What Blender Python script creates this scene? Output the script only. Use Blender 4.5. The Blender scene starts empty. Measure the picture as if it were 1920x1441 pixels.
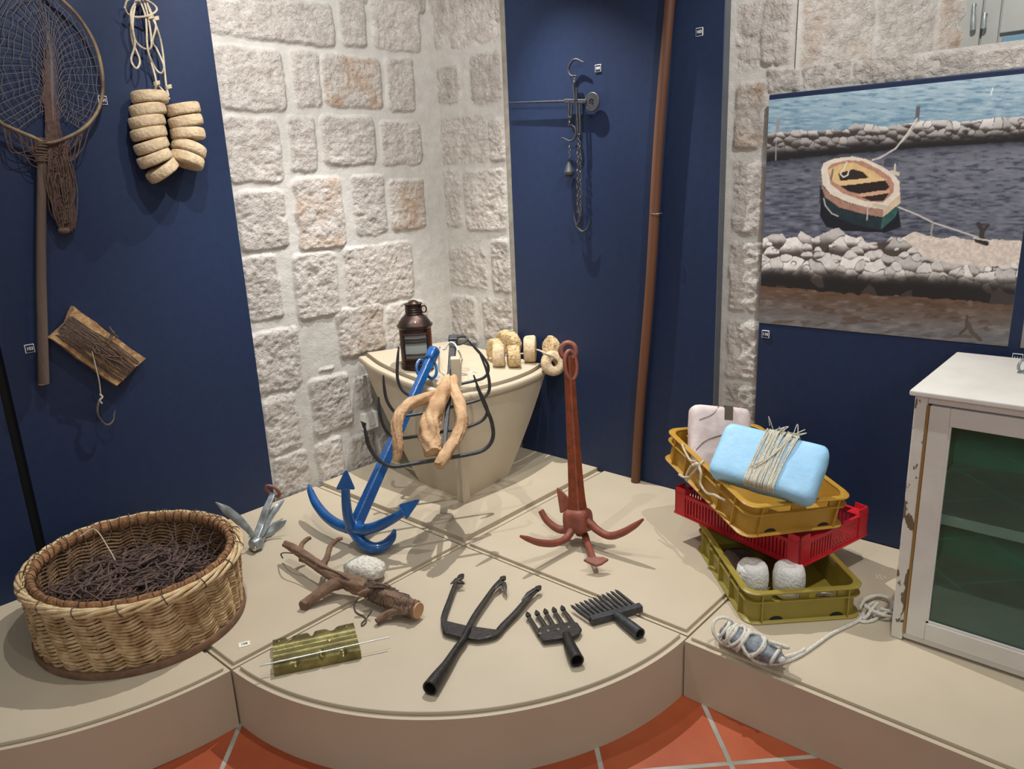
import bpy, bmesh, math, random
import numpy as np
from mathutils import Matrix, Vector
random.seed(7); rng = np.random.default_rng(7)
PI = math.pi
HP = 0.21                      # height of the plinth tops above the tiled floor; lengths below are measured from the plinth top
A = np.array
# ------------------------------------------------------------------ camera
RM = A([[0.6631325661794076, -0.22568855864173754, 0.7136665006643711],
        [-0.7472985835188686, -0.14558231091910467, 0.6483445209286078],
        [-0.04242672203937543, -0.9632603309830984, -0.26519711161949977]])
CAM = A([-1.872219, -2.000660, 1.4]); FPX = 1408.156
S = bpy.context.scene
cam = bpy.data.cameras.new('camera'); cam.sensor_width = 36; cam.lens = FPX / 1920 * 36; cam.clip_start = .05
camo = bpy.data.objects.new('camera', cam); S.collection.objects.link(camo)
mw = Matrix.Identity(4)
for i in range(3):
    mw[i][0] = RM[i, 0]; mw[i][1] = -RM[i, 1]; mw[i][2] = -RM[i, 2]; mw[i][3] = CAM[i] + (HP if i == 2 else 0)
camo.matrix_world = mw; S.camera = camo
# ------------------------------------------------------------------ world, lamps, exposure
S.view_settings.view_transform = 'Standard'; S.view_settings.look = 'None'
S.view_settings.gamma = 1; S.view_settings.use_curve_mapping = False; S.view_settings.exposure = 0.0
wd = bpy.data.worlds.new('world'); S.world = wd; wd.use_nodes = True
wd.node_tree.nodes['Background'].inputs[0].default_value = (1.0, .985, .96, 1)
wd.node_tree.nodes['Background'].inputs[1].default_value = .26
def spot(loc, aim, watt, deg, rad=.016, blend=.6, col=(1, .975, .935)):
    l = bpy.data.lights.new('track_or_fill_spot', 'SPOT'); l.energy = watt; l.spot_size = math.radians(deg); l.spot_blend = blend
    l.shadow_soft_size = rad; l.color = col
    o = bpy.data.objects.new('track_or_fill_spot', l); S.collection.objects.link(o)
    o.location = (loc[0], loc[1], loc[2] + HP)
    o.rotation_euler = (Vector(aim) - Vector(loc)).to_track_quat('-Z', 'Y').to_euler()
spot((.62, .32, 2.75), (-.12, -.18, 0), 208, 86, rad=.010, blend=.5)
spot((-.72, .0, 2.75), (-.75, .8, 1.0), 58, 118)
spot((-.2, -.3, 2.75), (.45, 1.03, 1.5), 98, 80)
spot((-1.15, -1.15, 2.75), (.3, .2, .6), 22, 90)
spot((.0, -1.6, 2.75), (1.0, -1.3, 1.3), 96, 98)
spot((-3.3, -3.5, 2.2), (-.1, -.2, .1), 95, 60, rad=.25)  # soft fill lamp added behind the viewpoint to brighten the plinth fronts
# ------------------------------------------------------------------ sight lines: where a line of sight meets a known surface
def ray(px, py): return RM @ A([px - 960, py - 720.5, FPX])
def RP(px, py, p0, n):
    d = ray(px, py); n = A(n, float); return CAM + d * (((A(p0, float) - CAM) @ n) / (d @ n))
def G(px, py, z=0.): return RP(px, py, (0, 0, z), (0, 0, 1))
def PX(px, py, x): return RP(px, py, (x, 0, 0), (1, 0, 0))
def PY(px, py, y): return RP(px, py, (0, y, 0), (0, 1, 0))
def SS(px, py, s): return RP(px, py, (s, 0, 0), (1, 1, 0))
# ------------------------------------------------------------------ noise
def _h(i, j, k, s):
    n = (i * 374761393 + j * 668265263 + k * 2147483647 + s * 974634777) & 0xffffffff
    n = ((n ^ (n >> 13)) * 1274126177) & 0xffffffff
    return ((n ^ (n >> 16)) & 0xffff) / 65535.0
def vnoise(p, seed=0):
    p = np.asarray(p, float); i = np.floor(p).astype(np.int64); f = p - i; f = f * f * (3 - 2 * f); r = 0
    for a in (0, 1):
        for b in (0, 1):
            for c in (0, 1):
                w = (f[..., 0] if a else 1 - f[..., 0]) * (f[..., 1] if b else 1 - f[..., 1]) * (f[..., 2] if c else 1 - f[..., 2])
                r = r + w * _h(i[..., 0] + a, i[..., 1] + b, i[..., 2] + c, seed)
    return r * 2 - 1
def fbm(p, o=4, seed=0):
    r = 0; a = 1.; p = np.asarray(p, float)
    for k in range(o): r = r + a * vnoise(p * 2 ** k, seed + k); a *= .5
    return r / 1.9
def sstep(a, b, x): t = np.clip((x - a) / (b - a), 0, 1); return t * t * (3 - 2 * t)
# ------------------------------------------------------------------ materials
def lin(h):
    if not isinstance(h, str): return tuple(h)
    h = h.lstrip('#'); c = [int(h[i:i + 2], 16) / 255 for i in (0, 2, 4)]
    return tuple(x / 12.92 if x <= .04045 else ((x + .055) / 1.055) ** 2.4 for x in c)
def mat(name, c, c2=None, rough=.6, metal=0., scale=20., bump=0., bscale=None, detail=4., stretch=None, coat=0., mixlo=.35, mixhi=.65, spec=.5):
    m = bpy.data.materials.new(name); m.use_nodes = True; t = m.node_tree; n = t.nodes; b = n['Principled BSDF']
    b.inputs['Roughness'].default_value = rough; b.inputs['Metallic'].default_value = metal
    b.inputs['Coat Weight'].default_value = coat; b.inputs['Specular IOR Level'].default_value = spec
    b.inputs['Base Color'].default_value = (*lin(c), 1)
    tc = n.new('ShaderNodeTexCoord'); mp = n.new('ShaderNodeMapping'); t.links.new(tc.outputs['Object'], mp.inputs[0])
    if stretch: mp.inputs['Scale'].default_value = stretch
    if c2:
        no = n.new('ShaderNodeTexNoise'); no.inputs['Scale'].default_value = scale; no.inputs['Detail'].default_value = detail
        t.links.new(mp.outputs[0], no.inputs['Vector'])
        r = n.new('ShaderNodeValToRGB'); r.color_ramp.elements[0].position = mixlo; r.color_ramp.elements[1].position = mixhi
        r.color_ramp.elements[0].color = (*lin(c), 1); r.color_ramp.elements[1].color = (*lin(c2), 1)
        t.links.new(no.outputs['Fac'], r.inputs[0]); t.links.new(r.outputs[0], b.inputs['Base Color'])
    if bump:
        nb = n.new('ShaderNodeTexNoise'); nb.inputs['Scale'].default_value = bscale or scale * 2; nb.inputs['Detail'].default_value = 5
        t.links.new(mp.outputs[0], nb.inputs['Vector'])
        bp = n.new('ShaderNodeBump'); bp.inputs['Strength'].default_value = bump; bp.inputs['Distance'].default_value = .01
        t.links.new(nb.outputs['Fac'], bp.inputs['Height']); t.links.new(bp.outputs[0], b.inputs['Normal'])
    return m
M_ = {}
M_['plinth'] = mat('beige_paint', '#c5b8a1', '#c1b49d', rough=.55, scale=6, bump=.04, bscale=260)
M_['blue'] = mat('navy_panel', '#1c2a47', '#1e2d4c', rough=.5, scale=30, bump=.08, bscale=500, spec=.35)
M_['blue_edge'] = mat('navy_edge', '#1a2440', rough=.5)
M_['black'] = mat('gap_shade_black', '#060607', rough=.9)
M_['grey_edge'] = mat('grey_edge', '#5b6066', '#54595f', rough=.5, scale=8)
M_['trim'] = mat('stone_grey_trim', '#8f8a80', '#7b766c', rough=.8, scale=25)
M_['iron'] = mat('black_iron', '#2a2827', '#3a3735', rough=.48, metal=.35, scale=60, bump=.12, bscale=120)
M_['iron2'] = mat('dark_grey_iron', '#45464a', '#37383b', rough=.5, metal=.3, scale=60, bump=.1, bscale=140)
M_['steel'] = mat('old_steel', '#77736c', '#57544f', rough=.45, metal=.55, scale=60, bump=.1)
M_['galv'] = mat('galvanised', '#a9b1b3', '#858c8e', rough=.38, metal=.45, scale=30, bump=.12, bscale=50)
M_['ablue'] = mat('blue_enamel', '#1d5c9f', '#1a5392', rough=.28, scale=14, bump=.25, bscale=45, coat=.4)
M_['ared'] = mat('red_oxide', '#8c4c3a', '#7c4438', rough=.55, scale=35, bump=.2, bscale=90)
M_['ared2'] = mat('red_oxide_shank', '#8a4022', '#6f3620', rough=.5, scale=35, bump=.2, bscale=90)
M_['ared3'] = mat('worn_red_ring', '#7d5044', '#92503c', rough=.55, scale=40, bump=.2, bscale=90)
M_['cork'] = mat('cork', '#ceb898', '#a98f6e', rough=.9, scale=34, bump=.5, bscale=90, mixlo=.45, mixhi=.75)
M_['cork2'] = mat('rough_cork', '#cfb588', '#8b6a48', rough=.95, scale=90, bump=.9, bscale=110, mixlo=.5, mixhi=.68)
M_['corkboard'] = mat('cork_slab', '#c9a578', '#94704c', rough=.9, scale=40, bump=.5, bscale=80)
M_['rope'] = mat('cream_rope', '#d3c6b0', '#b9ab94', rough=.9, scale=150, bump=.3, bscale=400)
M_['white_rope'] = mat('white_rope', '#e4e1d8', '#cdc9bd', rough=.85, scale=150, bump=.3, bscale=400)
M_['twine'] = mat('brown_twine', '#6b584d', '#53443b', rough=.9, scale=120, bump=.3, bscale=300)
M_['net'] = mat('brown_net', '#6f5850', '#58443d', rough=.95, scale=80)
M_['net2'] = mat('net_thread', '#776c6c', rough=.95)
M_['bamboo'] = mat('pale_cane', '#9c8663', '#5a4737', rough=.6, scale=16, bump=.1)
M_['handle'] = mat('grey_stick', '#6a5a50', '#56473f', rough=.8, scale=12, bump=.3, bscale=60, stretch=(1, 1, .12))
M_['cutwood'] = mat('cut_wood', '#c79a70', rough=.8)
M_['pole'] = mat('brown_pole', '#6e4630', '#573623', rough=.6, scale=10, bump=.15, bscale=40, stretch=(1, 1, .1))
M_['wicker'] = mat('wicker', '#d3b78d', '#9c7a50', rough=.65, scale=28, bump=.2, bscale=120)
M_['wicker2'] = mat('pale_wicker', '#dfcaa3', '#c2a373', rough=.6, scale=28, bump=.2, bscale=120)
M_['lining'] = mat('cork_lining', '#a77c54', '#805a3e', rough=.95, scale=60, bump=.6, bscale=130)
M_['oldwood'] = mat('old_wood_strip', '#86664f', '#6b4f3e', rough=.8, scale=18, bump=.3, bscale=60)
M_['longline'] = mat('tarred_line', '#705a53', '#54423c', rough=.85, scale=70, bump=.3, bscale=300)
M_['hookmetal'] = mat('rusty_hooks', '#4a3a33', '#5e4638', rough=.55, metal=.5, scale=90)
M_['drift'] = mat('driftwood', '#d0ad86', '#ab8560', rough=.8, scale=16, bump=.4, bscale=90)
M_['branch'] = mat('branch_bark', '#8c6f5a', '#715846', rough=.85, scale=20, bump=.5, bscale=60)
M_['pumice'] = mat('pumice', '#e8e4da', '#a9a297', rough=.95, scale=95, bump=.9, bscale=110, mixlo=.52, mixhi=.7)
M_['brass'] = mat('dull_brass', '#938b58', '#6f6842', rough=.38, metal=.75, scale=22, bump=.15, bscale=60)
M_['bright'] = mat('bright_steel', '#c9c9c4', rough=.25, metal=.85)
M_['copper'] = mat('dark_copper', '#4a332b', '#38302d', rough=.36, metal=.7, scale=14, bump=.08)
M_['copper2'] = mat('lit_copper', '#79412a', '#5b3325', rough=.35, metal=.7, scale=14)
M_['crate_y'] = mat('ochre_plastic', '#b98f36', '#b38830', rough=.42, scale=9)
M_['crate_o'] = mat('olive_plastic', '#9a8a3b', '#928234', rough=.42, scale=9)
M_['crate_r'] = mat('red_plastic', '#c5222e', '#bb1f2b', rough=.4, scale=9)
M_['foamw'] = mat('pinkish_foam', '#e3d6d4', '#d6c6c4', rough=.8, scale=18, bump=.3, bscale=30)
M_['foamb'] = mat('pale_blue_foam', '#a3d3f3', '#96c9ec', rough=.6, scale=10, bump=.35, bscale=26)
M_['tape'] = mat('brown_tape', '#5b5148', rough=.5)
M_['nylon'] = mat('pale_nylon', '#d5d2c3', '#bdb9a8', rough=.6, scale=160, bump=.3, bscale=200)
M_['floatw'] = mat('white_foam', '#f3f3f0', '#e6e6e2', rough=.75, scale=70, bump=.5, bscale=110)
M_['stone_w'] = mat('grey_stone', '#8f969e', '#6f757c', rough=.9, scale=60, bump=.6, bscale=90)
M_['white'] = mat('white_paint', '#dedbd5', '#d3cfc8', rough=.5, scale=7, bump=.06, bscale=70)
M_['peel'] = mat('peeling_paint', '#dad6cd', '#6e5d4e', rough=.7, scale=26, bump=.3, bscale=40, mixlo=.56, mixhi=.58, stretch=(1, 1, .5))
M_['green'] = mat('green_paint', '#58ab8f', '#52a387', rough=.6, scale=12)
M_['green2'] = mat('pale_green_shelf', '#a6cfc0', '#9bc5b6', rough=.5, scale=12)
M_['hinge'] = mat('brass_hinge', '#a5854e', rough=.45, metal=.5)
M_['plastic'] = mat('white_plastic', '#e6e5e0', rough=.35)
M_['dark_plastic'] = mat('dark_hole', '#1b1b1b', rough=.6)
M_['paper'] = mat('white_card', '#efece2', rough=.7)
M_['ink'] = mat('dark_ink', '#3a352c', rough=.7)
M_['shutter'] = mat('grey_shutter_paint', '#a5a6a2', '#9a9b97', rough=.55, scale=8)
M_['slate'] = mat('slate_flat', '#77695d', rough=.8)
M_['white_ink'] = mat('white_ink', '#f2f2f0', rough=.5)
def glass(name, col, alpha_rough=.02, trans=1.0):
    m = bpy.data.materials.new(name); m.use_nodes = True; b = m.node_tree.nodes['Principled BSDF']
    b.inputs['Base Color'].default_value = (*lin(col), 1); b.inputs['Roughness'].default_value = alpha_rough
    b.inputs['Transmission Weight'].default_value = trans; b.inputs['IOR'].default_value = 1.3
    return m
def pane(name):                 # thin clear pane: mostly passes light straight through, mirrors a little by Fresnel
    m = bpy.data.materials.new(name); m.use_nodes = True; t = m.node_tree; n = t.nodes; n.remove(n['Principled BSDF']); o = n['Material Output']
    a = n.new('ShaderNodeBsdfTransparent'); a.inputs[0].default_value = (.93, .97, .95, 1); g = n.new('ShaderNodeBsdfGlossy'); g.inputs['Roughness'].default_value = .01
    f = n.new('ShaderNodeFresnel'); f.inputs['IOR'].default_value = 1.5; x = n.new('ShaderNodeMixShader')
    t.links.new(f.outputs[0], x.inputs[0]); t.links.new(a.outputs[0], x.inputs[1]); t.links.new(g.outputs[0], x.inputs[2]); t.links.new(x.outputs[0], o.inputs['Surface']); return m
M_['glass'] = pane('cabinet_glass')
M_['lens'] = glass('lantern_glass', '#b9c2be', .10, .35)
# ------------------------------------------------------------------ mesh helpers
def spl(pts, n=8, closed=False):
    p = np.asarray(pts, float); k = len(p); out = []
    idx = range(k if closed else k - 1)
    for i in idx:
        p0 = p[(i - 1) % k] if closed or i > 0 else 2 * p[0] - p[1]
        p1 = p[i]; p2 = p[(i + 1) % k]
        p3 = p[(i + 2) % k] if closed or i + 2 < k else 2 * p[-1] - p[-2]
        for t in np.arange(n) / n:
            out.append(.5 * (2 * p1 + (p2 - p0) * t + (2 * p0 - 5 * p1 + 4 * p2 - p3) * t * t + (3 * p1 - p0 - 3 * p2 + p3) * t ** 3))
    if not closed: out.append(p[-1])
    return A(out)
def spr(r, n):  # radii along a spline of n steps per span
    r = np.asarray(r, float); x = np.linspace(0, len(r) - 1, (len(r) - 1) * n + 1); return np.interp(x, np.arange(len(r)), r)
def unit(v): v = np.asarray(v, float); return v / (np.linalg.norm(v) + 1e-12)
def circ(n, off=0.): t = np.arange(n) / n * 2 * PI + off; return np.c_[np.cos(t), np.sin(t)]
SQ = A([(.8, 1), (1, .8), (1, -.8), (.8, -1), (-.8, -1), (-1, -.8), (-1, .8), (-.8, 1)])
class MB:
    def __init__(s): s.v = []; s.f = []; s.n = 0
    def add(s, vs, fs):
        vs = np.asarray(vs, float).reshape(-1, 3); s.v.append(vs); s.f += [tuple(int(i) + s.n for i in f) for f in fs]; s.n += len(vs); return s
    def rings(s, R, closed=False, cap=True, wrap=True):
        R = [np.asarray(r, float) for r in R]; m = len(R[0]); k = len(R); fs = []
        for i in range(k if closed else k - 1):
            a = i * m; b = ((i + 1) % k) * m
            for j in range(m if wrap else m - 1):
                j2 = (j + 1) % m; fs.append((a + j, a + j2, b + j2, b + j))
        if cap and not closed:
            fs.append(tuple(range(m))[::-1]); fs.append(tuple(range((k - 1) * m, k * m)))
        return s.add(np.concatenate(R), fs)
    def tube(s, pts, r, n=8, closed=False, cap=True, prof=None, up=None, flat=1.):
        p = np.asarray(pts, float); k = len(p); r = np.broadcast_to(np.asarray(r, float), (k,))
        pr = circ(n) if prof is None else np.asarray(prof, float)
        T = (np.roll(p, -1, 0) - np.roll(p, 1, 0)) if closed else np.gradient(p, axis=0)
        T = T / (np.linalg.norm(T, axis=1)[:, None] + 1e-12)
        u = A(up, float) if up is not None else (A([0, 0, 1.]) if abs(T[0, 2]) < .9 else A([1., 0, 0]))
        N = unit(np.cross(T[0], u)); Ns = []
        for i in range(k):
            if up is not None: N = unit(np.cross(T[i], u))
            else: N = unit(N - T[i] * (N @ T[i]))
            Ns.append(N)
        if closed and up is None:
            e = unit(Ns[-1] - T[0] * (Ns[-1] @ T[0])); B0 = np.cross(T[0], Ns[0]); an = math.atan2(e @ B0, e @ Ns[0])
            for i in range(k):
                a = -an * i / k; Bi = np.cross(T[i], Ns[i]); Ns[i] = Ns[i] * math.cos(a) + Bi * math.sin(a)
        R = []
        for i in range(k):
            Bi = np.cross(T[i], Ns[i]); R.append(p[i] + r[i] * (pr[:, :1] * Ns[i] + pr[:, 1:] * Bi * flat))
        return s.rings(R, closed, cap)
    def box(s, c, d, R=None, o=None):
        x, y, z = A(d, float) / 2
        v = A([(sx * x, sy * y, sz * z) for sx in (-1, 1) for sy in (-1, 1) for sz in (-1, 1)])
        if R is not None: v = v @ np.asarray(R, float)          # rows of R are the box axes
        return s.add(v + A(c, float), [(0, 1, 3, 2), (4, 6, 7, 5), (0, 4, 5, 1), (2, 3, 7, 6), (0, 2, 6, 4), (1, 5, 7, 3)])
    def bb(s, lo, hi): lo = A(lo, float); hi = A(hi, float); return s.box((lo + hi) / 2, hi - lo)
    def lathe(s, prof, n=32, o=(0, 0, 0), R=None, cap=True):
        R = np.eye(3) if R is None else np.asarray(R, float); c = circ(n); o = A(o, float)
        return s.rings([o + A(np.c_[c * r, np.full(n, z)]) @ R for r, z in prof], False, cap)
    def prism(s, poly, o, u, v, w):   # polygon in (u, v) about o, swept by the vector w
        poly = np.asarray(poly, float); a = A(o, float) + poly[:, :1] * A(u, float) + poly[:, 1:] * A(v, float)
        return s.rings([a, a + A(w, float)])
    def blob(s, c, d, R=None, amp=.1, fr=3., n=20, seed=0, power=2.):
        th = np.linspace(0, PI, n + 1)[1:-1]; ph = np.arange(2 * n) / (2 * n) * 2 * PI
        P = [A([(0, 0, 1.)])] + [np.c_[np.sin(t) * np.cos(ph), np.sin(t) * np.sin(ph), np.full(2 * n, np.cos(t))] for t in th] + [A([(0, 0, -1.)])]
        P = np.concatenate(P)
        if power != 2: P = P / (np.sum(np.abs(P) ** power, axis=1) ** (1 / power))[:, None]
        P = P * (1 + amp * fbm(P * fr + seed * 7.3, 4, seed))[:, None] * A(d, float)
        if R is not None: P = P @ np.asarray(R, float)
        m = 2 * n; k = len(th); fs = [(0, 1 + j, 1 + (j + 1) % m) for j in range(m)]
        for i in range(k - 1):
            for j in range(m):
                a = 1 + i * m; fs.append((a + j, a + m + j, a + m + (j + 1) % m, a + (j + 1) % m))
        e = 1 + k * m; a = 1 + (k - 1) * m; fs += [(e, a + (j + 1) % m, a + j) for j in range(m)]
        return s.add(P + A(c, float), fs)
    def verts(s): return np.concatenate(s.v)
def frame(w, u=None):   # rows: u, v, w axes with w as the given direction
    w = unit(w); h = A([0, 0, 1.]) if u is None else A(u, float)
    if abs(w @ unit(h)) > .98: h = A([1., 0, 0])
    a = unit(h - w * (h @ w)); return A([a, np.cross(w, a), w])
BASE = {}
def props(o, label=None, cat=None, group=None, kind=None):
    for k, v in (('label', label), ('category', cat), ('group', group), ('kind', kind)):
        if v: o[k] = v
    return o
def thing(name, label, cat, base, group=None):
    o = bpy.data.objects.new(name, None); S.collection.objects.link(o); o.empty_display_size = .05
    b = A(base, float); o.location = (b[0], b[1], b[2] + HP); BASE[o.name] = b
    return props(o, label, cat, group)
def build(name, m, material, parent=None, base=None, smooth=True, sharp=38, bevel=0., bseg=2, sub=0, label=None, cat=None, group=None, kind=None):
    v = m.verts() if isinstance(m, MB) else m[0]; f = m.f if isinstance(m, MB) else m[1]
    if parent is not None:
        b = BASE[parent.name] if base is None else A(base, float)
    else: b = A([v[:, 0].mean(), v[:, 1].mean(), v[:, 2].min()]) if base is None else A(base, float)
    me = bpy.data.meshes.new(name); me.from_pydata((v - b).tolist(), [], f); me.validate(); me.update()
    if smooth:
        me.shade_smooth(); me.set_sharp_from_angle(angle=math.radians(sharp))
    me.materials.append(M_[material] if isinstance(material, str) else material)
    if len(v) < 60000:
        bm = bmesh.new(); bm.from_mesh(me); bmesh.ops.recalc_face_normals(bm, faces=bm.faces); bm.to_mesh(me); bm.free()
    o = bpy.data.objects.new(name, me); S.collection.objects.link(o); BASE[o.name] = b
    if parent is not None:
        o.parent = parent; pb = BASE[parent.name]; o.location = tuple(b - pb)
    else: o.location = (b[0], b[1], b[2] + HP)
    if bevel:
        md = o.modifiers.new('bevel', 'BEVEL'); md.width = bevel; md.segments = bseg; md.limit_method = 'ANGLE'; md.angle_limit = math.radians(40)
    if sub:
        md = o.modifiers.new('subdiv', 'SUBSURF'); md.levels = sub; md.render_levels = sub
    return props(o, label, cat, group, kind)
def text(name, string, size, o, u, v, material, parent):
    c = bpy.data.curves.new(name, 'FONT'); c.body = string; c.size = size; c.align_x = 'CENTER'; c.align_y = 'CENTER'; c.extrude = .0004
    c.offset = size * .02
    tmp = bpy.data.objects.new('text_shape', c); me = bpy.data.meshes.new_from_object(tmp); bpy.data.objects.remove(tmp); bpy.data.curves.remove(c)
    me.materials.clear(); me.materials.append(M_[material]); ob = bpy.data.objects.new(name, me); S.collection.objects.link(ob); BASE[ob.name] = A(o, float)
    ob.parent = parent; o = A(o, float) - BASE[parent.name]; w = np.cross(u, v)
    mt = Matrix.Identity(4)
    for i in range(3): mt[i][0] = u[i]; mt[i][1] = v[i]; mt[i][2] = w[i]; mt[i][3] = o[i]
    ob.matrix_local = mt; return ob
UX = A([1., 0, 0]); UY = A([0, 1., 0]); UZ = A([0, 0, 1.])
# ================================================================== SETTING
# ---- floor: terracotta tiles laid diagonally to the walls, pale grout
fm = bpy.data.materials.new('terracotta_tiles'); fm.use_nodes = True; nt = fm.node_tree; N = nt.nodes; L = nt.links; b = N['Principled BSDF']
tc = N.new('ShaderNodeTexCoord'); mp = N.new('ShaderNodeMapping'); L.new(tc.outputs['Object'], mp.inputs[0])
mp.vector_type = 'TEXTURE'; P_ = .362; a45 = PI / 4
mp.inputs['Rotation'].default_value = (0, 0, a45)
# tile lattice passes through x-y = 1.046 and x+y = -1.446
cpt = A([(-1.446 + 1.046) / 2, (-1.446 - 1.046) / 2]); mp.inputs['Location'].default_value = (cpt[0], cpt[1], 0)
br = N.new('ShaderNodeTexBrick'); br.offset = 0; br.squash = 1; br.inputs['Scale'].default_value = 1
br.inputs['Brick Width'].default_value = P_; br.inputs['Row Height'].default_value = P_; br.inputs['Mortar Size'].default_value = .0085
br.inputs['Mortar Smooth'].default_value = .25; br.inputs['Bias'].default_value = -.2
L.new(mp.outputs[0], br.inputs['Vector'])
no = N.new('ShaderNodeTexNoise'); no.inputs['Scale'].default_value = 7; no.inputs['Detail'].default_value = 6; L.new(tc.outputs['Object'], no.inputs['Vector'])
def ramp(c1, c2, lo=.35, hi=.65):
    r = N.new('ShaderNodeValToRGB'); r.color_ramp.elements[0].position = lo; r.color_ramp.elements[1].position = hi
    r.color_ramp.elements[0].color = (*lin(c1), 1); r.color_ramp.elements[1].color = (*lin(c2), 1); return r
r1 = ramp('#a34a28', '#ac5530'); r2 = ramp('#984321', '#a34d2a'); r3 = ramp('#b4aea2', '#8f897d')
for r in (r1, r2, r3): L.new(no.outputs['Fac'], r.inputs[0])
L.new(r1.outputs[0], br.inputs['Color1']); L.new(r2.outputs[0], br.inputs['Color2']); L.new(r3.outputs[0], br.inputs['Mortar'])
L.new(br.outputs['Color'], b.inputs['Base Color']); b.inputs['Roughness'].default_value = .5
bp = N.new('ShaderNodeBump'); bp.invert = True; bp.inputs['Strength'].default_value = .5; bp.inputs['Distance'].default_value = .006
L.new(br.outputs['Fac'], bp.inputs['Height']); L.new(bp.outputs[0], b.inputs['Normal'])
build('floor', MB().bb((-5, -5, -HP - .05), (1.2, 1.2, -HP)), fm, base=(0, 0, -HP), smooth=False, kind='structure')
# ---- rubble stone walls: every stone is relief on the wall surface
sm = bpy.data.materials.new('limestone_wall'); sm.use_nodes = True; nt = sm.node_tree; N = nt.nodes; L = nt.links; b = N['Principled BSDF']
at = N.new('ShaderNodeAttribute'); at.attribute_name = 'tone'; tc = N.new('ShaderNodeTexCoord')
sp = N.new('ShaderNodeSeparateColor'); L.new(at.outputs['Color'], sp.inputs[0])
n1 = N.new('ShaderNodeTexNoise'); n1.inputs['Scale'].default_value = 18; n1.inputs['Detail'].default_value = 7; n1.inputs['Roughness'].default_value = .65
L.new(tc.outputs['Object'], n1.inputs['Vector'])
sc = ramp('#b3aaa2', '#d6d0ca', .3, .7); L.new(n1.outputs['Fac'], sc.inputs[0])
mo = ramp('#b9b5af', '#c9c6c1', .3, .7); L.new(n1.outputs['Fac'], mo.inputs[0])
ru = ramp('#b79a82', '#c6bbae', .4, .6); L.new(n1.outputs['Fac'], ru.inputs[0])
def mix(f, a, c):
    m = N.new('ShaderNodeMix'); m.data_type = 'RGBA'; L.new(f, m.inputs['Factor']); L.new(a, m.inputs['A']); L.new(c, m.inputs['B']); return m.outputs['Result']
def mul(f, a, k):
    m = N.new('ShaderNodeMix'); m.data_type = 'RGBA'; m.blend_type = 'MULTIPLY'; m.inputs['Factor'].default_value = 1
    L.new(a, m.inputs['A']); g = N.new('ShaderNodeMapRange'); g.inputs['To Min'].default_value = k; g.inputs['To Max'].default_value = 1.08
    L.new(f, g.inputs['Value']); L.new(g.outputs[0], m.inputs['B']); return m.outputs['Result']
c_ = mix(sp.outputs['Blue'], sc.outputs[0], ru.outputs[0]); c_ = mul(sp.outputs['Green'], c_, .84)
c_ = mix(sp.outputs['Red'], mo.outputs[0], c_); L.new(c_, b.inputs['Base Color']); b.inputs['Roughness'].default_value = .92
b.inputs['Specular IOR Level'].default_value = .2
n2 = N.new('ShaderNodeTexNoise'); n2.inputs['Scale'].default_value = 75; n2.inputs['Detail'].default_value = 8; n2.inputs['Roughness'].default_value = .6; n2.inputs['Distortion'].default_value = .8
L.new(tc.outputs['Object'], n2.inputs['Vector'])
ad = N.new('ShaderNodeMath'); ad.operation = 'MULTIPLY'; L.new(n2.outputs['Fac'], ad.inputs[0])
mr = N.new('ShaderNodeMapRange'); mr.inputs['To Min'].default_value = .25; mr.inputs['To Max'].default_value = 1.; L.new(sp.outputs['Red'], mr.inputs['Value']); L.new(mr.outputs[0], ad.inputs[1])
bp = N.new('ShaderNodeBump'); bp.inputs['Strength'].default_value = .85; bp.inputs['Distance'].default_value = .014
L.new(ad.outputs[0], bp.inputs['Height']); L.new(bp.outputs[0], b.inputs['Normal'])
def stones_from(boxes, f):
    out = []
    for q in boxes:
        x0, y0, x1, y1 = q[:4]; red = q[4] if len(q) > 4 else 0
        m = [f((x0 + x1) / 2, y0), f((x0 + x1) / 2, y1), f(x0, (y0 + y1) / 2), f(x1, (y0 + y1) / 2)]
        out.append((min(m[2][0], m[3][0]), max(m[2][0], m[3][0]), min(m[0][1], m[1][1]), max(m[0][1], m[1][1]), red))
    return out
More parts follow.
